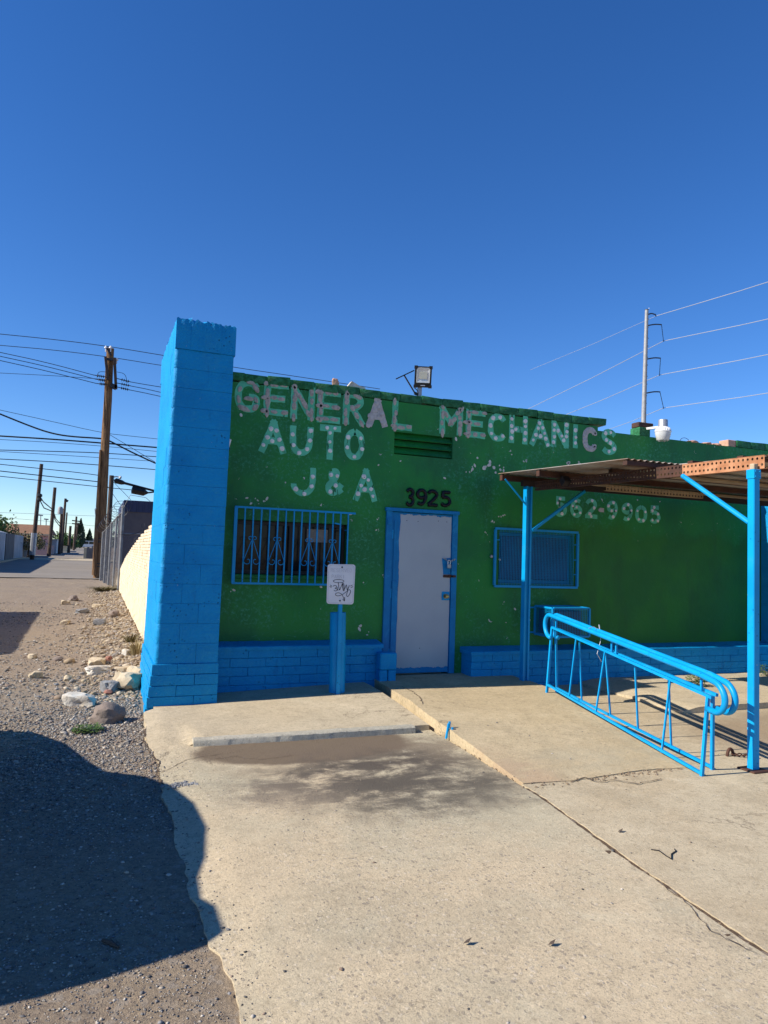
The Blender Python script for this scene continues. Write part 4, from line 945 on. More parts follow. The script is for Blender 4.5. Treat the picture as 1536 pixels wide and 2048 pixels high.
b = MB(); slantbox(b, c + MM @ Vector((0, -.031, .02)), .096, .09, .006, T_, U_); b.build('led_panel', 'led_panel', fl)
b = MB(); slantbox(b, c + MM @ Vector((.0, -.027, -.108)), .055, .012, .004, T_, U_); b.build('maker_plate', 'sign_ghost', fl)
b = MB(); p1 = onY(792, 758, 8.2); p2 = onY(828, 741, 8.2); p3 = onY(808, 750, 8.2); p4 = onY(832, 790, 8.2)
b.bar(p1, p2, .014); b.bar(p3, p4, .014); b.tube([p4, onY(836, 786, 8.19), onY(834, 780, 8.17), onY(829, 776, 8.16)], .006, 6); b.bar(onY(829, 786, 8.2), onY(842, 792, 8.2), .03); b.build('mounting_arm', 'black_plastic', fl)

dl = thing('dusk_light', 'white barrel-shaped yard light hung in front of the green parapet', 'yard light', (7.58, 8.0, 3.4))
c = onY(1326, 862, 7.95); S = 9.9 / F_PX
b = MB(); b.lathe((c[0], 7.95, c[2]), [(.012, .165), (.062, .163), (.066, .155), (.066, .06), (.07, .055)], 20); b.build('photocell_cap', 'galvanised', dl, True)
b = MB(); b.lathe((c[0], 7.95, c[2]), [(.066, .06), (.085, .05), (.112, .0), (.118, -.012), (.112, -.018)], 24); b.build('reflector_hood', 'lamp_white', dl, True)
b = MB()
for k in range(24):
    t = 2 * math.pi * k / 24; b.bar((c[0] + .092 * math.cos(t), 7.95 + .092 * math.sin(t), c[2] + .042), (c[0] + .112 * math.cos(t), 7.95 + .112 * math.sin(t), c[2] + .004), .006)
b.build('hood_ribs', 'lamp_white', dl)
b = MB(); b.lathe((c[0], 7.95, c[2]), [(.112, -.016), (.108, -.05), (.086, -.135), (.080, -.14), (.0001, -.138)], 24, cap=False)
for k in range(5):
    t = 2 * math.pi * k / 5 + .5; b.lathe((c[0] + .06 * math.cos(t), 7.95 + .06 * math.sin(t), c[2] - .15), [(.012, 0), (.014, .012)], 6)
b.build('lens', 'lamp_glass', dl, True)
b = MB(); b.bar((c[0] - .05, 7.98, c[2] + .055), (c[0] - .12, FY + .08, c[2] + .055), .05, .03); b.build('arm', 'lamp_white', dl)
t = tag(MB().bbox((7.28, FY + .0, 3.492), (7.48, FY + .2, 3.62), .006).build('mounting_block', 'green_coping'), 'green block on the parapet holding the yard light', 'block')
t = tag(MB().bbox((7.28, FY + .02, 3.622), (7.56, FY + .18, 3.70), .01).build('rusty_box', 'rust_brown'), 'small rusty box on the parapet behind the yard light', 'box')

sc_ = thing('security_camera', 'small white camera at the edge of the tall pillar, beside the second lettering row', 'camera', (1.31, 8.08, 2.83))
c = onY(460.5, 886, 8.08); b = MB(); b.lathe((c[0], 8.10, c[2] + .045), [(.016, 0), (.018, -.01), (.018, -.095), (.012, -.10)], 12, (.25, 0, 1)); b.build('camera_body', 'lamp_white', sc_, True)
b = MB(); b.lathe((c[0] - .01, 8.10, c[2] - .055), [(.018, 0), (.02, -.012), (.012, -.02)], 12, (.25, .1, 1)); b.bar((c[0], 8.1, c[2] - .03), (c[0] - .06, 8.16, c[2] - .05), .012); b.build('camera_lens', 'black_plastic', sc_)

# roof debris
def chunk(name, c, d, mat, label, cat, seed=0, grp=None, amp=.16, lim=.86):
    import bmesh
    bm = bmesh.new(); bmesh.ops.create_icosphere(bm, subdivisions=3 if max(d) > .1 else 2, radius=1)
    for v in bm.verts:
        p = v.co.copy(); f = 1 + amp * 1.6 * vn(p, 1.1, seed) + amp * .7 * vn(p, 2.7, seed + 3); w_ = 1 + .5 * (lim < 1) * vn(p, .9, seed + 8); q = Vector((max(-lim * w_, min(lim, p.x * f)), max(-lim, min(lim * w_, p.y * f)), max(-lim, min(lim * (.9 + .35 * vn(p, .7, seed + 2)), p.z * f))))
        v.co = Vector((q.x * d[0] * .62, q.y * d[1] * .62, q.z * d[2] * .65))
    me = bpy.data.meshes.new(name); bm.to_mesh(me); bm.free(); me.materials.append(MATS[mat]); me.polygons.foreach_set('use_smooth', [True] * len(me.polygons)); me.set_sharp_from_angle(angle=R(28))
    o = bpy.data.objects.new(name, me); COL.objects.link(o); o.location = c; o.rotation_euler = (0, 0, seed * 1.3); return tag(o, label, cat, grp)
chunk('rubble_chunk', (2.62, 8.22, 3.70), (.07, .1, .11), 'orange_brick', 'small brown rubble chunk on the parapet above the first lettering row', 'rubble', 2)
o = tag(MB().prism([(2.76, 3.665), (3.0, 3.665), (3.0, 3.685), (2.92, 3.70), (2.82, 3.745)], 1, 8.18, 8.26).build('broken_tile', 'rock_white'), 'broken pale tile lying on the parapet left of the floodlight', 'tile')
o = tag(MB().bbox((9.03, 8.16, 3.49), (9.195, 8.34, 3.60), .008).build('loose_brick', 'orange_brick'), 'bare orange brick left standing on the parapet at the right', 'brick')
for k, (xx, w) in enumerate(((8.35, .2), (8.62, .14), (8.8, .16))): chunk('mortar_crumb', (xx, 8.2, 3.50), (w, .12, .035), 'orange_brick', ('leftmost, largest', 'middle', 'rightmost')[k] + ' flat orange mortar crumb on the parapet right of the yard light', 'rubble', k + 5, 'mortar crumbs on the parapet')
b = MB(); b.tube([(8.1 + .09 * (1 - math.cos(t)), 8.2, 3.49 + .06 * math.sin(t)) for t in np.linspace(0, math.pi, 14)], .004, 5); tag(b.build('wire_loop', 'wire_black'), 'thin loop of wire sticking up from the parapet', 'wire')

# ------------------------------------------------------------------ sign, bollard
bo = thing('bollard', 'thick blue pipe bollard in front of the wall, left of the door', 'bollard', (2.49, 7.5, .09))
b = MB(); tb, tt = Vector((2.545, 7.50, .06)), Vector((2.53, 7.52, .965)); b.tube([tb, tb.lerp(tt, .5), tt], .088, 24, cap=False); b.lathe(tt, [(.088, -.001), (.082, .0), (.078, -.02), (.0001, -.03)], 24, (tt - tb).normalized(), cap=False); b.build('pipe', 'blue_metal', bo, True)
b = MB(); b.lathe((2.545, 7.5, .085), [(.105, 0), (.093, .012)], 20); b.build('base_collar', 'concrete_old', bo)
sg = thing('parking_sign', 'faded white parking sign scrawled with black marker, on a blue post', 'sign', (2.5, 7.38, .09))
pb, ptp = Vector((2.515, 7.375, .07)), Vector((2.505, 7.385, 1.46)); b = MB()
b.bar(pb, ptp, .030, .012, up=(0, 1, 0)); b.bar(pb + Vector((-.0185, .01, 0)), ptp + Vector((-.0185, .01, -.02)), .006, .03, up=(0, 1, 0)); b.bar(pb + Vector((.0185, .01, 0)), ptp + Vector((.0185, .01, -.02)), .006, .03, up=(0, 1, 0)); b.build('sign_post', 'blue_metal', sg)
SYp = 7.365; tl = onY(655.5, 1128, SYp); tr = onY(711, 1129, SYp); blp = onY(653, 1207.5, SYp); brp = onY(707, 1209, SYp)
def sgn(u, v): 
    p = (tl * (1 - u) + tr * u) * (1 - v) + (blp * (1 - u) + brp * u) * v; return (p[0], p[2])
def rr(m, rad=.10, asp=.66):
    out = []
    for (cu, cv, a0) in ((1 - m - rad, m * asp + rad * asp, -90), (1 - m - rad, 1 - m * asp - rad * asp, 0), (m + rad, 1 - m * asp - rad * asp, 90), (m + rad, m * asp + rad * asp, 180)):
        for k in range(7): a = R(a0 + 15 * k); out.append((cu + rad * math.cos(a), cv + rad * asp * math.sin(a)))
    return out
MB().prism([sgn(*p) for p in rr(0)], 1, SYp, SYp + .004).build('sign_plate', 'sign_white', sg)
b = MB(); ro, ri = [sgn(*p) for p in rr(.035)], [sgn(*p) for p in rr(.05)]; n = len(ro)
b.add([(p[0], SYp - .0012, p[1]) for p in ro] + [(p[0], SYp - .0012, p[1]) for p in ri], [(k, (k + 1) % n, (k + 1) % n + n, k + n) for k in range(n)]); b.build('sign_border', 'sign_ghost', sg, fix=False)
b = MB(); z3 = 0
for (txt, u0, v0, cw_, chh_) in (('RESERVED', .12, .11, .078, .085), ('PARKING', .16, .27, .078, .085)):
    for i, ch in enumerate(txt):
        for k, s in enumerate(A[ch]):
            q = [sgn(u0 + i * cw_ * 1.25 + cw_ * .9 * p[0], v0 + chh_ * (1 - p[1])) for p in s]; z3 += 1
            if not (txt == 'PARKING' and i > 4): ribbon(b, resample(q, .01), .0055, SYp, .0008 + .00003 * z3)
b.build('faded_words', 'sign_ghost', sg, fix=False)
b = MB(); gz_ = 0
def gpx(p): return sgn((p[0] - 231) / 352, (p[1] - 184) / 534)
G = [[(375 + 68 * math.cos(t), 411 + 22 * math.sin(t)) for t in np.linspace(-2.6, 4.0, 26)],
     [(305, 482), (330, 468), (352, 476), (350, 498), (328, 512), (352, 510), (364, 525), (350, 545), (318, 540)], [(360, 490), (368, 520), (374, 542)],
     [(372, 425), (380, 480), (390, 542), (408, 490), (430, 428), (436, 490), (445, 552), (462, 500), (478, 448), (484, 490), (490, 532), (505, 495), (520, 455), (505, 500), (492, 535)],
     [(420, 430), (430, 480), (438, 535)], [(440, 432), (450, 480), (455, 520)],
     [(492, 535), (515, 522), (533, 528), (537, 555), (520, 595), (498, 620), (482, 595), (492, 560), (500, 535), (470, 560), (430, 590), (385, 610), (350, 606), (340, 588), (352, 570), (385, 566), (418, 580), (440, 612), (462, 675)],
     [(436, 655), (450, 664), (462, 676)], [(462, 676), (464, 650), (460, 622)], [(272, 464), (292, 486)], [(265, 484), (286, 500)], [(532, 474), (556, 458)], [(538, 494), (564, 480)]]
for s in G:
    gz_ += 1; q = [gpx(p) for p in (smooth2(s) if len(s) > 3 else s)]; ribbon(b, resample(q, .004), .0055, SYp, .0022 + .00006 * gz_, .25, gz_)
b.build('marker_scrawl', 'ink', sg, fix=False)
for (u, v) in ((.52, .075), (.49, .915)):
    p = sgn(u, v); b = MB(); b.lathe((p[0], SYp, p[1]), [(.0095, 0), (.0085, -.004), (.004, -.006)], 10, (0, 1, 0)); b.build('bolt', 'dark_metal', sg)

# ------------------------------------------------------------------ canopy
def beam_z(y): return 2.53 + .018 * (y - 4.25)
def sheet_z(y): return 2.60 + .034 * (y - 5.4)
cn = thing('canopy', 'rusty corrugated metal canopy on blue posts beside the ramp', 'canopy', (5, 4.2, 0))
def hpost(x, y, z0, z1, w=.067, name='post'):
    b = MB(); b.bbox((x - w / 2, y - w / 2, z0), (x + w / 2, y + w / 2, z1), .006); return b.build(name, 'blue_metal', cn)
pf = hpost(4.962, 4.23, .0, 2.40); b = MB(); b.bbox((4.923, 4.191, 2.335), (5.001, 4.269, 2.412), .003)
for (dx, dz) in ((-.03, .03), (.03, .03), (-.03, -.03), (.03, -.03)): b.lathe((4.962 + dx * .8, 4.190, 2.373 + dz * .7), [(.007, 0), (.006, -.005)], 6, (0, 1, 0))
b.build('post_bracket', 'blue_metal', pf)
b = MB(); b.bbox((4.940, 4.207, 2.413), (4.984, 4.251, 2.46), .004); b.build('packing_block', 'rock_tan', pf)
b = MB(); b.bbox((4.87, 4.14, -.004), (5.05, 4.31, .012), .006); b.build('base_plate', 'rust_brown', pf)
# back post is an open channel: web and two flanges
b = MB(); xb, yb = 4.955, 7.5
b.box((xb - .043, yb - .038, .10), (xb - .037, yb + .038, 2.53)); b.box((xb + .037, yb - .038, .10), (xb + .043, yb + .038, 2.53)); b.box((xb - .037, yb - .016, .10), (xb + .037, yb - .010, 2.53))
for sx in (-1, 1): b.box((xb + sx * .037 - (.0 if sx < 0 else .018), yb - .038, .10), (xb + sx * .037 + (.018 if sx < 0 else .0), yb - .032, 2.53))
b.build('post', 'blue_metal', cn)
def perforated(name, x, y0, y1, zf, h, mat, axis='y', pitch=.046):
    """channel with two rows of slots cut through its outer web"""
    b = MB(); n = int(abs(y1 - y0) / pitch); rows = 2; m8 = 8
    P = (lambda u, z: (x, u, z)) if axis == 'y' else (lambda u, z: (u, x, z))
    for i in range(n):
        a = y0 + (y1 - y0) * i / n; e = y0 + (y1 - y0) * (i + 1) / n; mid = (a + e) / 2; zt_ = zf(mid)
        for r_ in range(rows):
            zl = zt_ - h + h * r_ / rows; zh = zt_ - h + h * (r_ + 1) / rows; cz = (zl + zh) / 2
            sq = [(e, zl), (e, cz), (e, zh), (mid, zh), (a, zh), (a, cz), (a, zl), (mid, zl)]
            an = [-45, 0, 45, 90, 135, 180, 225, 270]; ho = [(mid + (.011 if e > a else -.011) * math.cos(R(q)), cz + .012 * math.sin(R(q)) + .004) for q in an]
            vs = [P(*p) for p in sq] + [P(*p) for p in ho]
            b.add(vs, [(k, (k + 1) % 8, (k + 1) % 8 + 8, k + 8) for k in range(8)])
    sg_ = .045
    for (o1, o2) in ((0, .003), (-h, -h - .003)):
        if axis == 'y': b.hexa([(x - .002, y0, zf(y0) + o2), (x + sg_, y0, zf(y0) + o2), (x + sg_, y1, zf(y1) + o2), (x - .002, y1, zf(y1) + o2), (x - .002, y0, zf(y0) + o1), (x + sg_, y0, zf(y0) + o1), (x + sg_, y1, zf(y1) + o1), (x - .002, y1, zf(y1) + o1)])
        else: b.hexa([(y0, x - .002, zf(y0) + o2), (y1, x - .002, zf(y1) + o2), (y1, x + sg_, zf(y1) + o2), (y0, x + sg_, zf(y0) + o2), (y0, x - .002, zf(y0) + o1), (y1, x - .002, zf(y1) + o1), (y1, x + sg_, zf(y1) + o1), (y0, x + sg_, zf(y0) + o1)])
    return b.build(name, mat, cn, fix=False)
perforated('perforated_beam', 5.0, 7.42, 5.04, beam_z, .105, 'rust_brown')  # rear half of one beam: shade under the sheet overhang put into darker brown
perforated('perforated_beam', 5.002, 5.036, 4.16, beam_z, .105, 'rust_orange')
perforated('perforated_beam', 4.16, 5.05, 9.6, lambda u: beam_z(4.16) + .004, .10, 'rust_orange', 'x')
perforated('perforated_beam', 6.7, 5.5, 7.0, lambda u: 2.52, .06, 'board_tan', 'x', .05)
b = MB(); b.bar((4.865, 7.5, 2.568), (9.75, 7.5, 2.562), .06, .075); b.build('rear_beam', 'black_beam', cn)
for (y, x0, x1) in ((7.66, 4.66, 9.6), (6.86, 4.66, 9.6), (6.1, 5.06, 9.6), (5.41, 4.66, 5.35), (5.0, 5.06, 9.6), (4.45, 5.06, 9.6)):
    zt_ = sheet_z(y) - .006; zb_ = max(zt_ - .062, beam_z(y) + .004) if y < 7.4 else zt_ - .07
    b = MB(); b.box((x0, y - .03, zb_), (x1, y + .03, zt_)); b.build('purlin', 'rust_brown', cn)
b = MB(); b.bar((5.06, 5.7, 2.535), (7.2, 5.72, 2.53), .14, .02); b.build('timber_board', 'board_tan', cn)
b = MB(); b.bar((5.2, 7.0, 2.56), (9.0, 7.02, 2.55), .10, .022); b.build('timber_board', 'board_tan', cn)
b = MB(); b.bar((4.96, 6.72, 2.50), (4.96, 6.78, 2.57), .09, .08); b.build('dark_bracket', 'black_beam', cn)
def corrugated(x0, x1, y0, y1, off, mat, rust=0):
    b = MB(); n = int((x1 - x0) / .076 * 6); m_ = 10; vs = []; 
    for layer in (0, 1):
        for j in range(m_ + 1):
            y = y0 + (y1 - y0) * j / m_
            for i in range(n + 1):
                x = x0 + (x1 - x0) * i / n; vs.append((x, y + .006 * vn((x, 0, off), 4) * (j == 0), sheet_z(y) + off + .0085 * math.sin(2 * math.pi * (x - x0) / .076) + .0085 + (.0012 if layer else 0)))
    N1 = (m_ + 1) * (n + 1); fs = []
    for j in range(m_):
        for i in range(n):
            a = j * (n + 1) + i; fs += [(a, a + n + 1, a + n + 2, a + 1), (N1 + a, N1 + a + 1, N1 + a + n + 2, N1 + a + n + 1)]
    for i in range(n): fs += [(i, i + 1, N1 + i + 1, N1 + i), (m_ * (n + 1) + i + 1, m_ * (n + 1) + i, N1 + m_ * (n + 1) + i, N1 + m_ * (n + 1) + i + 1)]
    for j in range(m_): a = j * (n + 1); c_ = a + n; fs += [(a + n + 1, a, N1 + a, N1 + a + n + 1), (c_, c_ + n + 1, N1 + c_ + n + 1, N1 + c_)]
    b.add(vs, fs); o = b.build('corrugated_sheet', mat, cn, fix=False); o.data.polygons.foreach_set('use_smooth', [True] * len(o.data.polygons)); o.data.set_sharp_from_angle(angle=R(60)); return o
corrugated(4.65, 5.37, 5.37, 7.72, .0, 'tin_top'); x = 5.33; k = 1
while x < 9.5: corrugated(x, x + .72, 4.22 if x > 5.1 else 5.37, 7.72, .003 * (k % 2) , 'tin_top'); x += .68; k += 1
for (p, q, w) in (((4.62, 7.5, 2.60), (4.93, 7.47, 2.28), .016), ((5.79, 7.47, 2.525), (5.0, 7.46, 1.985), .034)):
    b = MB(); b.bar(p, q, w); b.build('brace', 'blue_metal', cn)
b = MB(); b.tube([(4.972, 5.0, 2.435), (4.962, 4.27, 1.98)], .022, 10); b.build('brace', 'blue_metal', cn)
b = MB(); b.bar((9.1, 7.5, 2.55), (9.75, 7.48, 2.0), .03); b.build('brace', 'blue_metal', cn)

# hitch ring and chain by the front post
hr = thing('hitch_ring', 'rusty half ring set in the concrete beside the front canopy post', 'ring', (5.19, 4.62, 0))
b = MB(); b.tube([(5.15 + .034 * math.cos(t), 4.62, -.01 + .062 * math.sin(t)) for t in np.linspace(0, math.pi, 12)], .013, 8); b.build('ring', 'rust_brown', hr, True)
b = MB()
for k in range(5):
    c = Vector((5.19 + k * .032 - .02, 4.60 - .045 * k * .6, .012)); b.tube([c + Vector((.024 * math.cos(q), .013 * math.sin(q), .006 * math.sin(q + k))) for q in np.linspace(0, 2 * math.pi, 10)], .0055, 5)
b.build('chain', 'rust_brown', hr)
# stub posts at ramp corner
st = thing('cut_post', 'short sawn-off blue pipe stubs sticking up at the corner of the ramp', 'post stub', (3.02, 5.75, .03))
for (dx, dy, h, le) in ((-.02, 0, .13, .02), (.015, .03, .14, .012), (.03, -.02, .10, .0)):
    b = MB(); b.tube([(3.01 + dx, 5.74 + dy, .0), (3.01 + dx + le, 5.74 + dy, h)], .011, 8); b.build('stub', 'blue_metal', st)

# ------------------------------------------------------------------ ramp railing
rl = thing('ramp_railing', 'bright blue welded pipe railing with looped handrail along the ramp', 'railing', (4.7, 5.5, 0))
A0, A1 = Vector((4.79, 6.79, .125)), Vector((4.405, 4.215, .0))       # near feet
B0, B1 = Vector((4.91, 6.77, .125)), Vector((4.628, 4.325, .0))       # far feet
TA0, TA1 = Vector((4.845, 6.79, .865)), Vector((4.475, 4.225, .605)); TB0, TB1 = Vector((4.885, 6.78, .855)), Vector((4.555, 4.255, .615))
def rail_bar(p, q, w, nm): b = MB(); b.bar(p, q, w, up=(1, 0, 0)); b.build(nm, 'blue_metal', rl)
for (f0, f1, t0, t1) in ((A0, A1, TA0, TA1), (B0, B1, TB0, TB1)):
    rail_bar(f0, t0, .024, 'end_post'); rail_bar(f1, t1, .024, 'end_post')
    up = Vector((0, 0, .10)) if f0 is A0 else Vector((0, 0, .06))
    d0 = (t0 - f0) * (up.z / (t0.z - f0.z)); rail_bar(f0 + d0, f1 + (t1 - f1) * .015 + Vector((0, 0, .012)), .022, 'bottom_rail')
    rail_bar(t0, t1 + (t1 - t0).normalized() * .05, .024, 'top_rail')
    def bt(s): return (f0 + d0).lerp(f1, s)
    def tp(s): return t0.lerp(t1, s)
    ss = [(.193, .211), (.40, .429), (.807, .82)] if f0 is A0 else [(.215, .206), (.43, .40), (.61, .595), (.80, .787)]
    for (s0, s1) in ss: rail_bar(bt(s0), tp(s1), .014, 'picket')
dirv = (TA1 - TA0).normalized(); side = Vector((dirv.y, -dirv.x, 0)).normalized()
H0 = Vector((4.865, 6.785, 1.0)); H1 = Vector((4.515, 4.24, .75))
dh = (H1 - H0).normalized(); upv = Vector((0, 0, 1))
for off in (-.045, .045):
    pts = []; o = side * off
    r0, r1 = .125, .115
    c0 = H0 - upv * r0; 
    for a in np.linspace(-100, 90, 16): pts.append(c0 + o - dh * (r0 * 1.0 * math.cos(R(a))) * (1 if abs(a) <= 90 else 1) + upv * r0 * math.sin(R(a)))
    for t in np.linspace(.08, .98, 12): pts.append(H0.lerp(H1, t) + o)
    c1 = H1 + dh * .09 - upv * r1 - upv * .012 + (o * .0)
    for a in np.linspace(80, -95, 18): pts.append(c1 + o + dh * (r1 * 1.1 * math.cos(R(a))) + upv * r1 * math.sin(R(a)))
    pts.append(H1 + o - upv * (2 * r1 + .012) + dh * .02)
    b = MB(); b.tube(pts, .0245, 12); b.build('handrail', 'blue_metal', rl, 'all')
for s in (.02, .46, .49, .96):
    p = H0.lerp(H1, s); q = TA0.lerp(TA1, s); rail_bar(p - upv * .01, Vector((p.x, p.y, q.z)), .016, 'stub')
b = MB(); p = H0.lerp(H1, .34); 
b.tube([p + side * .07 + Vector((.0, 0, .03)), p + side * .0 + Vector((0, .02, .045)), p - side * .07 + Vector((0, 0, .0)), p - side * .04 + Vector((0, -.03, -.10)), p + side * .01 + Vector((0, -.05, -.22)), p - side * .05 + Vector((0, -.04, -.30))], .0035, 5)
b.tube([p - side * .06 + Vector((0, .01, .02)), p - side * .05 + Vector((.01, .02, .065))], .006, 5); tag(b.build('tie_wire', 'wire_pale'), 'twist of pale tie wire knotted round the looped handrail', 'wire')

# ------------------------------------------------------------------ stones, pebbles, plants on the ground
def gat(x, y): return galley(x, y)
STN = [(215, 1432, (.25, .23, .165), 'rock_brown', 'rounded brown cobble nearest the foot of the blue pillar', 1), (157, 1401, (.28, .16, .13), 'rock_white', 'pale chipped concrete lump left of the rounded brown cobble', 2),
 (256, 1366, (.29, .3, .21), 'rock_tan', 'large pale boulder leaning against the side of the blue pillar', 3), (226, 1374, (.20, .2, .15), 'rock_grey', 'rough grey rock between the pale boulder and the gravel', 4),
 (196, 1341, (.30, .2, .11), 'rock_white', 'flat pale slab of rubble, second in the pile behind the cobbles', 5), (194, 1325, (.27, .2, .12), 'rock_tan', 'flat tan slab of rubble at the back of the pile', 6),
 (217, 1318, (.09, .09, .07), 'rock_red', 'small red brick fragment beside the tan slab', 7), (250, 1338, (.24, .14, .06), 'rock_tan', 'thin tan slab lying before the large boulder', 8), (253, 1306, (.12, .12, .10), 'rock_white', 'round pale stone near the wall foot', 9),
 (72, 1351, (.14, .1, .09), 'rock_tan', 'tan stone alone out on the gravel at the left', 10), (217, 1385, (.09, .08, .06), 'rock_red', 'red brick chip in front of the rough grey rock', 11), (137, 1357, (.1, .09, .08), 'rock_tan', 'small stone pair in the middle of the gravel', 12),
 (200, 1245, (.22, .2, .14), 'rock_grey', 'grey half-buried stone on the dirt bank', 13), (228, 1230, (.2, .2, .16), 'rock_brown', 'dark brown stone on the dirt bank close to the wall', 14), (165, 1223, (.32, .2, .12), 'rock_grey', 'grey flat stone far up the dirt bank', 15),
 (147, 1198, (.3, .2, .16), 'rock_brown', 'dark stone farthest up the alley edge', 16), (132, 1206, (.22, .2, .14), 'rock_tan', 'tan stone next to the farthest dark stone', 17), (131, 1245, (.22, .16, .1), 'rock_tan', 'tan stone pair on the gravel left of the bank', 18), (115, 1318, (.12, .08, .06), 'rock_brown', 'flat brown stone on the open gravel', 19), (65, 1313, (.1, .1, .08), 'rock_tan', 'small tan stone at the edge of the far shadow', 20),
 (194, 1212, (.25, .16, .1), 'rock_tan', 'tan slab stone high on the dirt bank', 21), (275, 1352, (.16, .3, .22), 'rock_tan', 'tan rock wedged behind the large boulder', 22)]
for (px, py, d, mt, lb, sd) in STN:
    p = onZ(px, py, -.02)
    for _ in range(4): p = onZ(px, py, gat(p[0], p[1]) + d[2] * .3)
    chunk('stone', (p[0], p[1], gat(p[0], p[1]) + d[2] * .33), d, mt, lb, 'stone', sd, 'stones along the alley edge', .34 if mt != 'rock_brown' else .2, .84 if mt != 'rock_brown' else 1.3)

def pebbles(name, P, S, tones, mat='pebble'):
    """many small stones in one mesh; vertex colour 'tone' is each stone's own colour"""
    base = np.array([(1, 0, 0), (-1, 0, 0), (0, 1, 0), (0, -1, 0), (0, 0, 1), (0, 0, -1), (.6, .6, .5), (-.6, .6, .5), (-.6, -.6, .5), (.6, -.6, .5)], float)
    fcs = np.array([(0, 6, 9), (0, 2, 6), (2, 7, 6), (2, 1, 7), (1, 8, 7), (1, 3, 8), (3, 9, 8), (3, 0, 9), (6, 7, 4), (7, 8, 4), (8, 9, 4), (9, 6, 4), (0, 5, 2), (2, 5, 1), (1, 5, 3), (3, 5, 0)])
    n = len(P); k = len(base)
    sc = S[:, None, None] * rng.uniform(.6, 1.25, (n, 1, 3)) * np.array([1, 1, .62]); V = base[None] * (1 + rng.uniform(-.25, .25, (n, k, 1))) * sc
    a = rng.uniform(0, 6.28, n); c, s_ = np.cos(a), np.sin(a); x = V[:, :, 0] * c[:, None] - V[:, :, 1] * s_[:, None]; y = V[:, :, 0] * s_[:, None] + V[:, :, 1] * c[:, None]
    V = np.stack([x, y, V[:, :, 2]], -1) + P[:, None, :]; Fs = (fcs[None] + (np.arange(n) * k)[:, None, None]).reshape(-1, 3)
    me = bpy.data.meshes.new(name); me.vertices.add(n * k); me.vertices.foreach_set('co', V.reshape(-1)); me.loops.add(len(Fs) * 3); me.polygons.add(len(Fs))
    me.loops.foreach_set('vertex_index', Fs.reshape(-1).astype(np.int32)); me.polygons.foreach_set('loop_start', np.arange(0, len(Fs) * 3, 3, dtype=np.int32)); me.update(calc_edges=True)
    at_ = me.color_attributes.new('tone', 'FLOAT_COLOR', 'POINT'); C_ = np.ones((n, k, 4)); C_[:, :, :3] = tones[:, None, :]; at_.data.foreach_set('color', C_.reshape(-1).astype(np.float32))
    me.materials.append(MATS[mat]); o = bpy.data.objects.new(name, me); COL.objects.link(o); return struct(o, 'stuff')
pal = np.array([(.21, .20, .19), (.28, .255, .225), (.36, .31, .25), (.12, .115, .11), (.42, .36, .28), (.28, .20, .15), (.24, .235, .235), (.52, .47, .40)])
N = 88000; u = rng.random(N); yy = np.where(u < .5, np.clip(rng.normal(6.6, 1.5, N), 1.5, 12), np.where(u < .75, 1.5 + rng.random(N) * 4.5, 1.5 + rng.random(N) ** 1.4 * 20)); xl = -.13 * yy - .15; xr = np.where(yy < 8.6, .52, .80); xx = xl + (xr - xl) * rng.random(N)
keep = np.array([xx[i] < (jl(yy[i]) - .01 if yy[i] < 7.4 else (.58 if yy[i] < 9.1 else .80)) for i in range(N)])
dens = np.array([vn((xx[i], yy[i], 3), .9) for i in range(N)]); keep &= rng.random(N) < np.clip(.62 + dens * 1.1, .12, 1)
xx, yy = xx[keep], yy[keep]; sz = np.clip(rng.lognormal(math.log(.0070), .48, len(xx)), .003, .032) * np.where(yy > 9, 1.35, np.clip((yy - 1.5) / 6, .42, 1))
zz = np.array([galley(a, c) for a, c in zip(xx, yy)]) + sz * .12
pebbles('gravel', np.stack([xx, yy, zz], -1), sz, pal[rng.integers(0, len(pal), len(xx))] * rng.uniform(.75, 1.2, (len(xx), 1)))
# tan rubble of the bank below the brick wall
N = 9000; yy = 8.2 + rng.random(N) ** 1.3 * 20; xx = .82 - np.abs(rng.normal(0, .42, N)); ok = (xx > -.12 * yy) & (xx < np.where(yy < 9.15, .57, .80)); xx, yy = xx[ok], yy[ok]
sz = np.clip(rng.lognormal(math.log(.017), .5, len(xx)), .006, .07); zz = np.array([galley(a, c) for a, c in zip(xx, yy)]) + sz * .1
pt = np.array([(.44, .35, .23), (.36, .27, .17), (.50, .42, .31), (.27, .20, .14), (.33, .29, .25)]); pebbles('bank_rubble', np.stack([xx, yy, zz], -1), sz, pt[rng.integers(0, 5, len(xx))] * rng.uniform(.75, 1.2, (len(xx), 1)))
# loose grit on the concrete
N = 1500; xx = rng.uniform(.5, 6.5, N); yy = 1.6 + rng.random(N) ** 1.3 * 6; edge = rng.random(N) < .45; xx = np.where(edge, np.array([jl(a) for a in yy]) + np.abs(rng.normal(0, .10, N)), xx)
ok = yy < 5.95; xx, yy = xx[ok], yy[ok]; sz = np.clip(rng.lognormal(math.log(.0035), .5, len(xx)), .0018, .013); zz = np.array([lot_z(a, c) if a < jx(c) else (ramp_z(a, c) if (a < 4.4 and c > 4.42) else .002) for a, c in zip(xx, yy)]) + sz * .1
pebbles('grit', np.stack([xx, yy, zz], -1), sz, pal[rng.integers(0, len(pal), len(xx))] * rng.uniform(.5, 1.2, (len(xx), 1)))

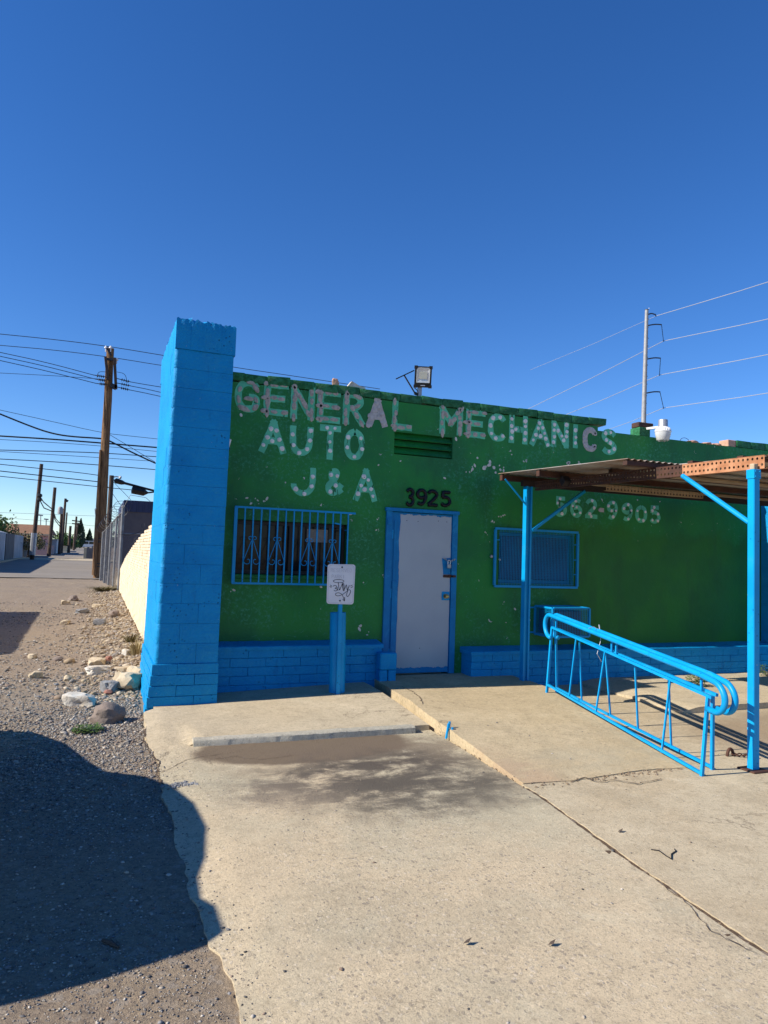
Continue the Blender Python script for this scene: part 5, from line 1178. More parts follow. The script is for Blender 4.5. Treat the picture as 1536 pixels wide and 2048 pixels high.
def weed(label, p, r, h, n, mat, kind='tuft', seed=0):
    random.seed(seed); t = thing('weed', label, 'weed', p); b = MB()
    for k in range(n):
        a = random.uniform(0, 2 * math.pi); q = r * math.sqrt(random.random()); x, y = p[0] + q * math.cos(a) * (.4 if kind == 'tuft' else 1), p[1] + q * math.sin(a) * (.4 if kind == 'tuft' else 1)
        hh = h * random.uniform(.4, 1.1); lean = r * random.uniform(.2, 1.); w = random.uniform(.004, .009) if kind == 'tuft' else random.uniform(.008, .016)
        if kind == 'tuft':
            dx, dy = math.cos(a) * lean, math.sin(a) * lean; sx, sy = -math.sin(a) * w, math.cos(a) * w
            b.add([(x - sx, y - sy, p[2]), (x + sx, y + sy, p[2]), (x + dx * .4 + sx, y + dy * .4 + sy, p[2] + hh * .7), (x + dx * .4 - sx, y + dy * .4 - sy, p[2] + hh * .7), (x + dx, y + dy, p[2] + hh)], [(0, 1, 2, 3), (3, 2, 4)])
        else:
            z = p[2] + random.uniform(.004, h); e = random.uniform(0, 6.28); tl_ = random.uniform(-.5, .7)
            u = Vector((math.cos(e), math.sin(e), tl_ * .6)).normalized(); v = Vector((-math.sin(e), math.cos(e), random.uniform(-.3, .5))).normalized(); c = Vector((x, y, z))
            b.add([c - u * w * 1.5, c + v * w * .6, c + u * w * 1.5, c - v * w * .6], [(0, 1, 2, 3)])
    o = b.build('leaf_tuft', mat, t, fix=False)
    b = MB()
    for k in range(5):
        a = random.uniform(0, 6.28); b.tube([(p[0], p[1], p[2] - .005), (p[0] + math.cos(a) * r * .4, p[1] + math.sin(a) * r * .4, p[2] + h * .4), (p[0] + math.cos(a) * r * .8, p[1] + math.sin(a) * r * .8, p[2] + h * .5)], .0022, 4)
    b.build('stem', 'leaf_dry', t)
def gp(px, py):
    p = onZ(px, py, -.02)
    for _ in range(4): p = onZ(px, py, gat(p[0], p[1]))
    return (p[0], p[1], gat(p[0], p[1]))
weed('low spreading green weed on the gravel in front of the rounded brown cobble', gp(176, 1463), .13, .05, 420, 'leaf_green', 'mat', 1)
weed('small bright green weed at the foot of the blue pillar beside the large boulder', gp(276, 1370), .07, .13, 60, 'leaf_bright', 'tuft', 2)
weed('dry straggling weed against the side wall behind the blue pillar', gp(272, 1310), .2, .22, 90, 'straw', 'tuft', 3)
weed('bushy green weed under the ledge wall seen through the ramp railing', tuple(onZ(1392, 1372, .06)), .13, .13, 500, 'leaf_green', 'mat', 4)
weed('green weed by the ledge wall at the right edge behind the canopy post', tuple(onZ(1533, 1352, .06)), .10, .16, 300, 'leaf_green', 'mat', 5)
weed('patch of pale green grass under the chain-link fence corner', gp(212, 1182), .8, .16, 500, 'leaf_dry', 'tuft', 6)
weed('thin dry weed rooted on the dirt bank by the brick wall', gp(262, 1285), .2, .16, 60, 'leaf_dry', 'tuft', 8)
b = MB(); pts = [onZ(*q, .004) for q in ((1302, 1699), (1318, 1701), (1333, 1712), (1343, 1718), (1343, 1708), (1352, 1702), (1349, 1698))]; b.tube(pts, .0035, 5); tag(b.build('twig', 'wire_black'), 'thin dark bent wire lying on the yard slab', 'wire')
b = MB(); pts = [onZ(*q, .004) for q in ((205, 1867), (222, 1872), (238, 1882))]; b.tube([(p[0], p[1], -.022) for p in pts], [.006, .011, .006], 6); tag(b.build('stick', 'bark'), 'short dark stick lying in the shaded gravel', 'stick')
for k, (px, py, lb) in enumerate(((1104, 1888, 'dark dry leaf curled up on the lot slab, the nearer'), (935, 1885, 'dark dry leaf lying flat on the lot slab, left of the curled one'), (1241, 1663, 'dark dry leaf on the yard slab beyond the joint'))):
    p = onZ(px, py, .006); b = MB(); b.add([(p[0] - .02, p[1], p[2]), (p[0], p[1] - .012, p[2] + .006), (p[0] + .022, p[1] + .004, p[2] + .016), (p[0] + .002, p[1] + .014, p[2] + .003)], [(0, 1, 2), (0, 2, 3)]); tag(b.build('dry_leaf', 'bark', fix=False), lb, 'leaf', 'dry leaves on the concrete')
p = onZ(368, 1566, 0); b = MB(); 
for k in range(60): crumb(b, (p[0] + random.gauss(0, .07), p[1] + random.gauss(0, .03), -.008), random.choice([.008, .014, .02]), .5)
struct(b.build('broken_edge_rubble', 'rock_grey'), 'stuff')

# ------------------------------------------------------------------ utility poles and lines
PY = 35.5
def pole(label, px_top, px_bot, Y, d0, d1, mat='pole_wood', grp='utility poles along the alley'):
    a = onY(*px_bot, Y); a[2] = gz(a[1]) - .2; c = onY(*px_top, Y); t = thing('utility_pole', label, 'utility pole', (a[0], Y, gz(Y)), grp)
    b = MB(); n = 9; pts = [(a[0] + (c[0] - a[0]) * k / n + .02 * vn((k, Y, 0)), Y, a[2] + (c[2] - a[2]) * k / n) for k in range(n + 1)]
    b.tube(pts, [d0 / 2 + (d1 - d0) / 2 * k / n for k in range(n + 1)], 14); b.build('shaft', mat, t, True); return t
up = pole('stout brown wooden utility pole leaning right, beside the chain-link fence', (221, 697), (197, 1152), PY, .46, .34)
b = MB(); b.tube([onY(188, 1150, PY - .22), onY(193, 1060, PY - .2), onY(201, 900, PY - .15)], [.1, .09, .05], 8); b.build('side_splice', 'pole_wood', up, True)
b = MB()
for y in (1078, 1085, 1128, 1134): b.lathe(onY(198, y, PY), [(.235, 0), (.235, .05)], 14)
b.build('steel_band', 'dark_metal', up)
for (p, q, w) in (((211, 714), (216, 760), .2), ((229, 716), (232, 778), .2)):
    b = MB(); b.bar(onY(*p, PY - .3), onY(*q, PY - .3), w, .12); b.build('crossarm', 'pole_dark', up)
b = MB(); b.bar(onY(213, 694, PY - .2), onY(222, 711, PY - .2), .09); b.bar(onY(210, 718, PY - .3), onY(232, 720, PY - .3), .1); b.bar(onY(221, 770, PY - .3), onY(233, 776, PY - .3), .2); b.build('top_brace', 'dark_metal', up)
for (x, y) in ((212, 694), (221.5, 694), (233.5, 718)):
    c = onY(x, y, PY - .2); b = MB(); b.lathe((c[0], c[1], c[2] - .08), [(.03, -.15), (.03, 0), (.085, .02), (.075, .07), (.045, .085), (.04, .13)], 10); b.build('insulator', ['porcelain'], up, True)
for (x0, y0, x1, y1) in ((187, 750, 212, 754), (190, 758, 213, 762), (193, 767, 213, 769), (234, 757, 262, 764), (234, 766, 262, 772), (234, 774, 260, 780)):
    a, c = Vector(onY(x0, y0, PY - .25)), Vector(onY(x1, y1, PY - .25)); b = MB(); d = (c - a)
    b.tube([a, c], .02, 6)
    for k in (.35, .5, .65, .8): b.lathe(a + d * k, [(.03, -.02), (.085, 0), (.03, .03)], 8, d.normalized())
    b.build('strain_insulator', 'dark_metal', up)
for pts in (((194, 755), (196, 745), (202, 743), (213, 744)), ((234, 744), (246, 746), (252, 752), (254, 766))):
    b = MB(); b.tube(smooth2([onY(*p, PY - .25) for p in pts]), .012, 5); b.build('jumper_wire', 'wire_black', up)
b = MB(); b.tube([onY(191, 1030, PY - .3), onY(190, 1018, PY - .35), onY(193, 1016, PY - .3)], .02, 5); b.build('conduit', 'galvanised', up)

def wire(label, pts, r, Y=PY, mat='wire_black', grp='overhead wires crossing at the left', cat='power line', name='power_line', Y2=None):
    P = [onY(p[0], p[1], Y if Y2 is None else Y + (Y2 - Y) * (p[0] - pts[0][0]) / (pts[-1][0] - pts[0][0])) for p in pts]
    if len(P) > 2: P = smooth2(P)
    b = MB(); b.tube(P, r, 6); return tag(b.build(name, mat), label, cat, grp)
L0 = -90
def ex(p, q, x): return (x, p[1] + (q[1] - p[1]) * (x - p[0]) / (q[0] - p[0]))
W_ = [('topmost wire, running over the pole tip and on behind the pillar', [(0, 668), (110, 679), (213, 692), (322, 710), (470, 735), (560, 748), (760, 778)], .016),
 ('second wire from the top, caught on the right-hand pole insulator', [(0, 690.6), (120, 701), (233, 716), (320, 730.6), (470, 752)], .015),
 ('upper of three dead-ended wires left of the pole', [(0, 704.7), (90, 724), (187, 750)], .016), ('middle of three dead-ended wires left of the pole', [(0, 712.5), (90, 732), (190, 758)], .016), ('lowest of three dead-ended wires left of the pole', [(0, 721), (90, 741), (193, 767)], .016),
 ('upper of three dead-ended wires right of the pole', [(262, 764), (290, 769), (340, 777)], .016), ('middle of three dead-ended wires right of the pole', [(262, 772), (290, 777.5), (340, 789)], .016), ('lowest of three dead-ended wires right of the pole', [(260, 780), (290, 786), (340, 797)], .016),
 ('faint wire just under the three dead-ended wires', [(0, 746), (100, 751), (160, 755), (212, 759)], .011),
 ('thin wire above the thick drooping black cable', [(0, 820), (100, 842), (205, 866), (260, 872), (330, 879.5)], .012),
 ('thin faint wire just below the thick level cable', [(0, 879), (100, 884.5), (205, 892), (320, 903.5)], .012),
 ('black wire below the two thick cables', [(0, 900), (100, 902.5), (203, 905.6), (320, 914)], .02), ('thin wire crossing the middle of the pole', [(0, 903), (150, 912), (300, 922)], .012),
 ('wire at lamp height with bird-like clips', [(0, 918), (100, 923), (200, 930), (320, 940)], .02), ('third wire from the bottom, left of the pole', [(0, 928.5), (80, 937), (157, 945), (200, 951)], .018), ('second wire from the bottom, left of the pole', [(0, 942), (100, 953), (175, 961), (200, 964)], .022), ('lowest long wire, left of the pole', [(0, 952.5), (100, 963), (197, 973.5), (265, 980)], .018),
 ('thin guy wire slanting down to the right from mid pole', [(219, 869), (310, 924)], .012), ('thin wire slanting down to the right toward the fence', [(212, 968), (243, 1013)], .011), ('faint wire slanting behind the navy building', [(225, 962), (262, 1000)], .011),
 ('faint distant wire behind the far poles, upper', [(0, 1025), (80, 1028), (190, 1032)], .02), ('faint distant wire behind the far poles, lower', [(0, 1035), (80, 1041), (190, 1052)], .02)]
for (lb, pts, r) in W_:
    if pts[0][0] == 0: pts = [ex(pts[0], pts[1], L0)] + pts
    wire(lb, pts, r, PY if 'distant' not in lb else 110)
wire('thick black cable drooping past the pole and away to the right', [ex((0, 828), (62, 853), L0), (0, 828), (62, 853), (100, 866), (138, 873), (206, 877), (216, 880), (270, 908), (330, 935)], .038, PY, cat='cable', name='service_cable')
wire('thick nearly level black cable crossing the pole below mid height', [ex((0, 872), (100, 878), L0), (0, 872), (100, 878), (203, 886), (320, 895.5)], .036, PY, cat='cable', name='service_cable')
sp = thing('cable_splice', 'black cable splice closure with a hanging terminal box, right of the pole', 'cable splice', tuple(onY(240, 970, PY)))
b = MB(); b.tube([onY(x, y, PY) for (x, y) in ((228, 962), (232, 961.5), (244, 965), (250, 966.5), (310, 982))], [.06, .13, .11, .06, .05], 8); b.build('cable_head', 'black_plastic', sp)
b = MB(); p, q = onY(263, 979, PY), onY(291, 985, PY); b.tube([p, p + (q - p) * .05, p + (q - p) * .9, q, onY(296, 985.5, PY), onY(310, 984, PY)], [.1, .19, .18, .12, .04, .03], 8); b.build('terminal_box', 'black_plastic', sp)
b = MB(); b.tube([onY(266, 972, PY), onY(266, 978, PY)], .02, 5); b.tube([onY(289, 977, PY), onY(289, 982, PY)], .02, 5); b.build('hanger', 'dark_metal', sp)

# smaller poles farther on
def small_pole(label, top, bot, Y, d): return pole(label, top, bot, Y, d, d * .8, 'pole_dark')
t = small_pole('dark leaning pole beside the pink house, with black cable loops', (83, 928), (63.5, 1118), 66, .36)
for (x, y) in ((79.5, 991), (79, 999)):
    c = onY(x, y, 65.7); b = MB(); b.lathe(c, [(.10, -.16), (.2, -.08), (.2, .08), (.1, .16)], 8); b.build('cable_clamp', 'black_plastic', t)
b = MB(); a = onY(64.5, 1110, 65.6); c = onY(68.5, 1066, 65.6); b.tube([a, c], .24, 10); b.build('pale_guard', 'galvanised', t)
small_pole('second dark pole leaning right, at the end of the pink house', (110, 975), (97.5, 1110), 82, .40)
t = small_pole('pole carrying a transformer drum, third along the alley', (124, 1017), (118.5, 1108), 96, .40); c = onY(120.5, 1021, 95.6); b = MB(); b.lathe((c[0], c[1], c[2] - .45), [(.02, 0), (.3, .02), (.3, .75), (.2, .9), (.05, .95)], 12); b.build('transformer', 'steel_pole', t, True)
t = small_pole('tall slim pole with a broken bracket at its tip', (131, 997), (122.5, 1108), 105, .38); b = MB(); b.bar(onY(130, 999, 104.8), onY(136, 1003, 104.8), .3); b.build('bracket', 'dark_metal', t)
small_pole('short bare pole among the far bushes', (141, 1052), (137, 1105), 110, .42); t = small_pole('farthest pole carrying two crossarms', (153, 1033), (147, 1103), 140, .42)
for (y) in (1042, 1048): b = MB(); b.bar(onY(144, y - 1, 139.7), onY(161, y + 1, 139.7), .2); b.build('crossarm', 'pole_dark', t)
small_pole('thin distant pole before the skyline left of centre', (134, 1025), (128, 1100), 150, .35); small_pole('short far pole beside the farthest crossarm pole', (156, 1045), (150, 1103), 165, .4)
for k, (x, y) in enumerate(((82, 1030), (93, 1038))):
    t = pole('slim distant light mast above the brown roof, ' + ('left' if k == 0 else 'right') + ' one of the pair', (x - .5, y), (x - 2, 1100), 190, .3, .2, 'steel_pole', 'distant light masts'); t.name = 'light_mast'; t['category'] = 'light mast'
    b = MB(); b.bar(onY(x - 5, y, 189.7), onY(x + 4, y + 1, 189.7), .3); b.build('lamp_bar', 'steel_pole', t)
for k, pts in enumerate((((80, 993), (87, 1004), (104, 1018)), ((80, 1001), (88, 1016), (103, 1022)), ((105, 1017), (110, 1040), (119, 1052)), ((106, 1020), (112, 1038), (119, 1046)))):
    wire(('upper', 'lower')[k % 2] + ' black cable loop drooping between the first and second dark poles' if k < 2 else 'black cable loop drooping beyond the second dark pole', pts, .05, 66, Y2=82, cat='cable', name='service_cable', grp='cable loops between far poles') if k < 2 else wire(('deeper', 'shallower')[k % 2] + ' black cable loop drooping beyond the second dark pole', pts, .05, 82, Y2=96, cat='cable', name='service_cable', grp='cable loops between far poles')
t = pole('grey wooden lamp pole behind the chain-link fence', (223.5, 951), (213, 1120), 48, .34, .28, 'pole_dark'); b = MB(); b.tube([onY(*p, 48) for p in ((223, 956), (231, 953), (239, 954))], .04, 6); b.build('lamp_arm', 'galvanised', t); b = MB(); b.tube([onY(238, 953, 48), onY(240, 955, 48), onY(243, 956, 48)], [.05, .13, .06], 8); b.build('lamp_head', 'galvanised', t)

# steel transmission pole, right
TY = 95
a = onY(1286.5, 868, TY); c = onY(1293.5, 620, TY); tp_ = thing('transmission_pole', 'tall grey steel transmission pole with curved arms, behind the parapet', 'transmission pole', (a[0], TY, 0))
b = MB(); b.tube([(a[0], TY, .0), (a[0], TY, a[2]), tuple(c)], [.5, .42, .30], 12); b.build('shaft', 'steel_pole', tp_, True)
b = MB(); b.lathe(tuple(c), [(.33, 0), (.33, .08)], 12); b.build('cap', 'dark_metal', tp_)
TIP = []
for (x0, y0, x1, y1, xi, yi) in ((1296, 629, 1311, 629, 1312, 632), (1296, 651, 1323, 649.5, 1327, 682), (1295, 718, 1321, 716.5, 1319, 750), (1294, 786, 1320, 784, 1327, 816)):
    b = MB(); b.tube(smooth2([onY(x0, y0, TY), onY((x0 + x1) / 2, y0 - 2.5, TY), onY(x1 - 3, y1 - .5, TY), onY(x1, y1, TY)]), .11, 8); b.build('arm', 'dark_metal', tp_)
    b = MB(); b.tube([onY(x1, y1, TY), onY(xi, yi, TY)], .05, 6)
    P = Vector(onY(x1, y1, TY)); Q = Vector(onY(xi, yi, TY))
    for k in np.linspace(.1, .9, 9): b.lathe(P.lerp(Q, k), [(.05, -.02), (.09, 0), (.05, .02)], 6, (Q - P).normalized())
    b.lathe(Q, [(.05, -.1), (.16, 0), (.05, .08)], 8); b.build('insulator', 'dark_metal', tp_)
b = MB()
for k in range(14):
    s_ = k / 13; p = Vector(a).lerp(Vector(c), s_); b.lathe(p + Vector((.33, -.2, .3 * (k % 2))), [(.05, -.1), (.05, .1)], 5)
b.build('step_bolt', 'galvanised', tp_)
for k, (p, q, lab) in enumerate((((1312, 632), (1536, 563), 'topmost'), ((1327, 682), (1536, 637), 'second'), ((1319, 750), (1536, 708), 'third'), ((1327, 816), (1536, 785), 'lowest'))):
    q2 = ex(p, q, 1640); mid = ((p[0] + q2[0]) / 2, (p[1] + q2[1]) / 2 + 1.5); wire(f'{lab} pale transmission wire right of the steel pole', [p, mid, q2], .05, TY, 'wire_pale', 'transmission wires', Y2=60)
for k, (p, q, lab) in enumerate((((1312, 632), (1060, 740), 'topmost'), ((1327, 682), (1040, 826), 'second'), ((1319, 750), (1090, 846), 'third'), ((1327, 816), (1200, 865), 'lowest'))):
    mid = ((p[0] + q[0]) / 2, (p[1] + q[1]) / 2 + 2); wire(f'{lab} pale transmission wire left of the steel pole', [p, mid, q], .05 if k else .03, TY, 'wire_pale', 'transmission wires', Y2=150)

# ------------------------------------------------------------------ chain-link fence
fe = thing('chain_link_fence', 'galvanised chain-link fence topped with coiled barbed wire', 'fence', (.8, 25.4, gz(25)))
P0 = Vector((.80, 25.4, gz(25.4))); P1 = Vector((.28, 33.6, gz(33))); P2 = Vector((7.0, 25.9, gz(25.9))); FH = 2.75
def fpost(p, h, r): b = MB(); b.tube([p, p + Vector((0, 0, h))], r, 10); b.lathe(p + Vector((0, 0, h)), [(r * 1.2, -.02), (r * 1.2, .02), (.005, .06)], 10); b.build('fence_post', 'fence_steel', fe, True)
fpost(P0, FH + .15, .055)
def fh(k): return 2.75 - .65 * k
for k in range(1, 5): fpost(P0.lerp(P1, k / 4), fh(k / 4), .04)
for k in range(1, 4): fpost(P0.lerp(P2, k / 3), 2.0, .04)
b = MB()
for (q, ha, hb) in ((P1, FH, 2.1), (P2, 2.0, 2.0)):
    b.tube([P0 + Vector((0, 0, ha)), q + Vector((0, 0, hb))], .024, 8)
b.build('top_rail', 'fence_steel', fe)
def chainlink(p, q, z0, z1, cell=.075, r=.0017, slope=0.):
    b = MB(); L = (q - p).length; d = (q - p) / L; n = int(L / cell)
    for i in range(-int((z1 - z0) / cell), n + 1):
        for sg_ in (1, -1):
            s0 = i * cell; s1 = s0 + (z1 - z0); a_, c_ = (0., 1.)
            if s0 < 0: a_ = -s0 / (z1 - z0)
            if s1 > L: c_ = (L - s0) / (z1 - z0)
            if c_ <= a_: continue
            A_ = (s0 + (z1 - z0) * a_, a_); B_ = (s0 + (z1 - z0) * c_, c_)
            f = (lambda t: z0 + (z1 - z0) * t) if sg_ > 0 else (lambda t: z1 - (z1 - z0) * t)
            b.tube([p + d * A_[0] + Vector((0, 0, f(A_[1]) * (1 - slope * A_[0] / L))), p + d * B_[0] + Vector((0, 0, f(B_[1]) * (1 - slope * B_[0] / L)))], r, 3, cap=False)
    return b
struct(chainlink(P0, P1, .05, FH, slope=.24).build('chain_mesh', 'fence_steel', fe, fix=False), 'stuff'); struct(chainlink(P0, P2, .05, 2.0).build('chain_mesh', 'fence_steel', fe, fix=False), 'stuff')
b = MB(); pts = []
for k in range(260):
    t = k / 259; c = (P1.lerp(P0, min(1, t * 1.5)) if t < .667 else P0.lerp(P2, (t - .667) * 3)) + Vector((0, 0, (fh(max(0, 1 - t * 1.5)) if t < .667 else 2.0) + .12)); a = t * 16 * 2 * math.pi; pts.append(c + Vector((.28 * math.cos(a), .1 * math.sin(a), .22 * math.sin(a) + .05)))
b.tube(pts, .008, 4); b.tube([P0 + Vector((0, -.1, FH + .1)), P0 + Vector((.2, -.1, FH + .55)), P0 + Vector((.7, 0, FH + .5)), P0 + Vector((1.2, 0, FH + .1))], .008, 4); b.build('barbed_coil', 'dark_metal', fe)
b = MB(); b.bar((.86, 25.2, gz(25)), (1.02, 23.5, gz(24) + .75), .1, .03); tag(b.build('leaning_board', 'pole_dark'), 'dark board leaning on the brick wall below the fence corner', 'board')

# ------------------------------------------------------------------ far buildings, cars, trees
nb = thing('navy_building', 'navy and brown flat-roofed building behind the chain-link fence', 'building', (3, 46, gz(46)))
a = onY(250, 1000, 45); zt_ = a[2]; zm = onY(250, 1023, 45)[2]
b = MB(); b.box((a[0], 45.05, gz(46) - .2), (a[0] + 14, 56, zm - .002)); b.build('lower_wall', 'brown_wall', nb); b = MB(); b.box((a[0] - .05, 45, zm), (a[0] + 14, 56, zt_)); band = b.build('metal_fascia', 'navy_wall', nb)
for k in range(40): b = MB(); b.box((a[0] + k * .35, 44.96, zm + .02), (a[0] + k * .35 + .05, 45.0, zt_ - .02)); b.build('seam', 'navy_wall', band)
b = MB(); b.box((a[0] + 1.2, 45.0, gz(46)), (a[0] + 2.2, 45.049, gz(46) + 2.1)); b.build('door', 'dark_metal', nb)
pk = thing('pink_house', 'pink house with a brown shingle hip roof, far left behind the leaning pole', 'house', (-9, 92, gz(92)))
HY = 92; e0 = onY(-60, 1066, HY); e1 = onY(106, 1068, HY); rz = onY(60, 1047, HY)[2]; ez = e1[2]
b = MB(); b.box((e0[0], HY + .4, gz(HY) - .2), (e1[0] - .5, HY + 9, ez)); b.build('wall', 'pink_wall', pk)
b = MB(); b.add([(e0[0] - .4, HY, ez), (e1[0], HY, ez - .05), (e1[0], HY + 9.6, ez - .05), (e0[0] - .4, HY + 9.6, ez), (e0[0] + 2, HY + 4.6, rz), (e1[0] - .6, HY + 4.6, rz)], [(0, 1, 5, 4), (2, 3, 4, 5), (1, 2, 5), (3, 0, 4), (0, 3, 2, 1)]); b.build('roof', 'shingle', pk)
b = MB(); b.box((e1[0] - 2.6, HY + .36, gz(HY) + .9), (e1[0] - 1.4, HY + .399, gz(HY) + 2.1)); w_ = b.build('window', 'window_glass', pk); b = MB(); b.box((e1[0] - 2.7, HY + .33, gz(HY) + .8), (e1[0] - 1.3, HY + .359, gz(HY) + .9)); b.build('sill', 'white_panel', w_)
b = MB(); b.box((e0[0] - .4, HY - .04, ez - .22), (e1[0], HY - .002, ez - .06)); b.build('fascia', 'cream_wall', pk)
# left fence line: block piers and metal panels
lf = thing('panel_fence', 'low grey fence of metal panels and block piers along the left of the alley', 'fence', (-6.5, 55, gz(55)))
FX = -6.15
for (x0, x1, mt, h, nm) in ((-40, 10, 'white_panel', 2.25, 'metal_panel'), (10, 27, 'grey_block', 2.1, 'block_pier'), (27, 46, 'white_panel', 2.05, 'metal_panel'), (46, 63, 'grey_block', 1.5, 'block_pier')):
    ya = onX(max(x0, -24), 1120, FX)[1] if x0 > -40 else 40; yb_ = onX(x1, 1115, FX)[1]
    b = MB(); b.box((FX - .2, ya + .03, gz(ya) - .1), (FX - (.0 if 'block' in nm else .05), yb_ - .03, gz(ya) + h)); f = b.build(nm, mt, lf)
    b = MB()
    for k in range(int((yb_ - ya) / .5)):
        y = ya + .1 + k * .5
        if 'block' in nm: b.box((FX - .02, y + .2, gz(ya)), (FX + .008, y + .22, gz(ya) + h - .02))
        else: b.box((FX - .06, y, gz(ya)), (FX - .025, y + .05, gz(ya) + h - .02))
    b.build('panel_rib', mt, f)
b = MB(); b.box((FX - .25, 40, gz(45) - .1), (FX + .3, 80, gz(60) + .12)); b.build('footing', 'concrete_walk', lf)
o = thing('arched_shed', 'pale arched shed roof showing above the left fence', 'shed', (-8.5, 62, gz(62)))
b = MB(); b.prism([(-12.5, gz(60))] + [(-9.5 + 3 * math.cos(t), 2.1 + .75 * math.sin(t)) for t in np.linspace(math.pi, 0, 14)] + [(-6.5, gz(60))], 1, 60, 68); b.build('shed_shell', 'white_panel', o)
# low cream block wall in mid alley
cwall = thing('cream_block_wall', 'short cream block wall closing off the alley, right of centre', 'wall', (-1.2, 77, gz(77)))
a = onY(168, 1095, 76); c = onY(196, 1095, 76); b = MB(); b.box((a[0], 76, gz(76) - .1), (a[0] + .25, 84, a[2])); b.build('side_face', 'cream_wall', cwall); b = MB(); b.box((a[0] + .252, 76, gz(76) - .1), (c[0], 76.2, a[2] - .03)); b.build('front_face', 'grey_block', cwall)
# white boundary walls beyond the pink house
for k, (x0, x1, yt, Y, mt, lb) in enumerate(((72, 97, 1090, 86, 'pink_wall', 'low pinkish block wall beside the second dark pole'), (100, 114, 1078, 100, 'white_panel', 'white gabled outbuilding beyond the second dark pole'), (120, 134, 1092, 118, 'cream_wall', 'pale boundary wall beyond the transformer pole'))):
    a = onY(x0, yt, Y); c = onY(x1, yt, Y); t = thing('boundary_wall', lb, 'wall', (a[0], Y, gz(Y))); b = MB(); b.box((a[0], Y, gz(Y) - .1), (c[0], Y + 12, a[2] - .12)); b.build('wall_body', mt, t); b = MB(); b.box((a[0] - .06, Y - .06, a[2] - .118), (c[0] + .06, Y + 12.06, a[2])); b.build('coping', mt, t)
# cars far down the alley
def car(label, px, Y, L_, H_, mat, kind='van', grp='cars parked far down the alley'):
    c = onY(px, 1095, Y); g = gz(Y) + .03; x0 = c[0] - L_ / 2; t = thing('parked_car', label, 'car', (c[0], Y, g), grp)
    hood = .22 if kind == 'van' else .28; tail = .06 if kind == 'van' else .1
    pr = [(0, .35), (.0, .8), (.02, .95), (hood * .75, 1.02), (hood + .1, H_ - .05), (hood + .2, H_), (1 - tail, H_), (1 - .01, .95), (1, .35)]
    b = MB(); b.prism([(x0 + p[0] * L_, g + p[1]) for p in pr], 1, Y, Y + 1.8); b.build('body', mat, t)
    for (u0, u1) in ((hood + .12, hood + .34), (hood + .37, hood + .6)):
        b = MB(); b.box((x0 + u0 * L_, Y - .015, g + 1.05), (x0 + min(u1, .9) * L_, Y - .003, g + H_ - .15)); b.build('window', 'car_glass', t)
    for u in (.18, .8):
        for yy_ in (Y - .02, Y + 1.62):
            b = MB(); b.lathe((x0 + u * L_, yy_, g + .33), [(.01, 0), (.33, .0), (.33, .2), (.01, .2)], 14, (0, 1, 0)); w = b.build('wheel', 'tyre', t); b = MB(); b.lathe((x0 + u * L_, yy_ - .01, g + .33), [(.19, 0), (.19, .008)], 10, (0, 1, 0)); b.build('rim', 'galvanised', w)
car('white van crossing the far end of the alley, right of the cypress', 174, 200, 4.9, 1.9, 'car_white'); car('white pickup-sized car left of the far white van', 156, 215, 4.6, 1.6, 'car_white', 'car'); car('dark car half hidden behind the cream block wall', 188, 205, 4.4, 1.55, 'car_dark', 'car')

def crown(b, c, rx, ry, rz_, n, s, seed):
    r_ = np.random.default_rng(seed)
    cl = r_.normal(0, 1, (14, 3)); cl /= np.linalg.norm(cl, axis=1)[:, None]; cl *= r_.uniform(.35, .85, (14, 1))
    for k in range(n):
        p = cl[r_.integers(14)] + r_.normal(0, .22, 3); p = Vector((c[0] + p[0] * rx, c[1] + p[1] * ry, c[2] + p[2] * rz_)); u = Vector(r_.normal(0, 1, 3)).normalized(); v = u.orthogonal().normalized(); q = s * r_.uniform(.6, 1.4)
        b.add([p - u * q, p + v * q * .55, p + u * q, p - v * q * .55], [(0, 1, 2, 3)])
def bush(label, px, py, Y, w, h, mat, seed, nm='bush', cat='bush', n=900, s=.12, slim=False):
    c = onY(px, py, Y); t = thing(nm, label, cat, (c[0], Y, gz(Y))); b = MB()
    if slim:
        r_ = np.random.default_rng(seed)
        for k in range(n):
            f = r_.random(); rad = w / 2 * math.sin(math.pi * min(1, (f * .94 + .06)) ** .7) * r_.uniform(.5, 1.); a = r_.random() * 6.28; p = Vector((c[0] + rad * math.cos(a), Y + rad * math.sin(a), gz(Y) + .4 + f * (h - .4))); u = Vector((r_.normal(0, .3), r_.normal(0, .3), 1)).normalized(); v = u.orthogonal().normalized(); q = s * r_.uniform(.6, 1.4); b.add([p - u * q, p + v * q * .4, p + u * q, p - v * q * .4], [(0, 1, 2, 3)])
    else: crown(b, (c[0], Y, gz(Y) + h * .58), w / 2, w / 2, h * .45, n, s, seed)
    b.build('crown', mat, t, fix=False); b = MB()
    b.tube([(c[0], Y, gz(Y) - .1), (c[0] + .05, Y, gz(Y) + h * .4), (c[0], Y, gz(Y) + h * .75)], [w * .04 + .04, w * .03 + .03, .02], 7)
    for k in range(4): a = k * 1.7; b.tube([(c[0] + .03, Y, gz(Y) + h * .3), (c[0] + math.cos(a) * w * .25, Y + math.sin(a) * w * .25, gz(Y) + h * .62)], [.04, .015], 5)
    b.build('trunk', 'bark', t)
bush('straggly olive shrub behind the left fence before the pink house', 58, 1090, 74, 2.8, 2.3, 'leaf_dry', 3, n=800); bush('bright green bushy tree beyond the transformer pole', 133, 1085, 150, 4.6, 3.6, 'leaf_green', 5, 'tree', 'tree', 1600, .22); bush('green bush left of the cypress', 143, 1090, 170, 4, 2.6, 'leaf_green', 6, n=900, s=.22)
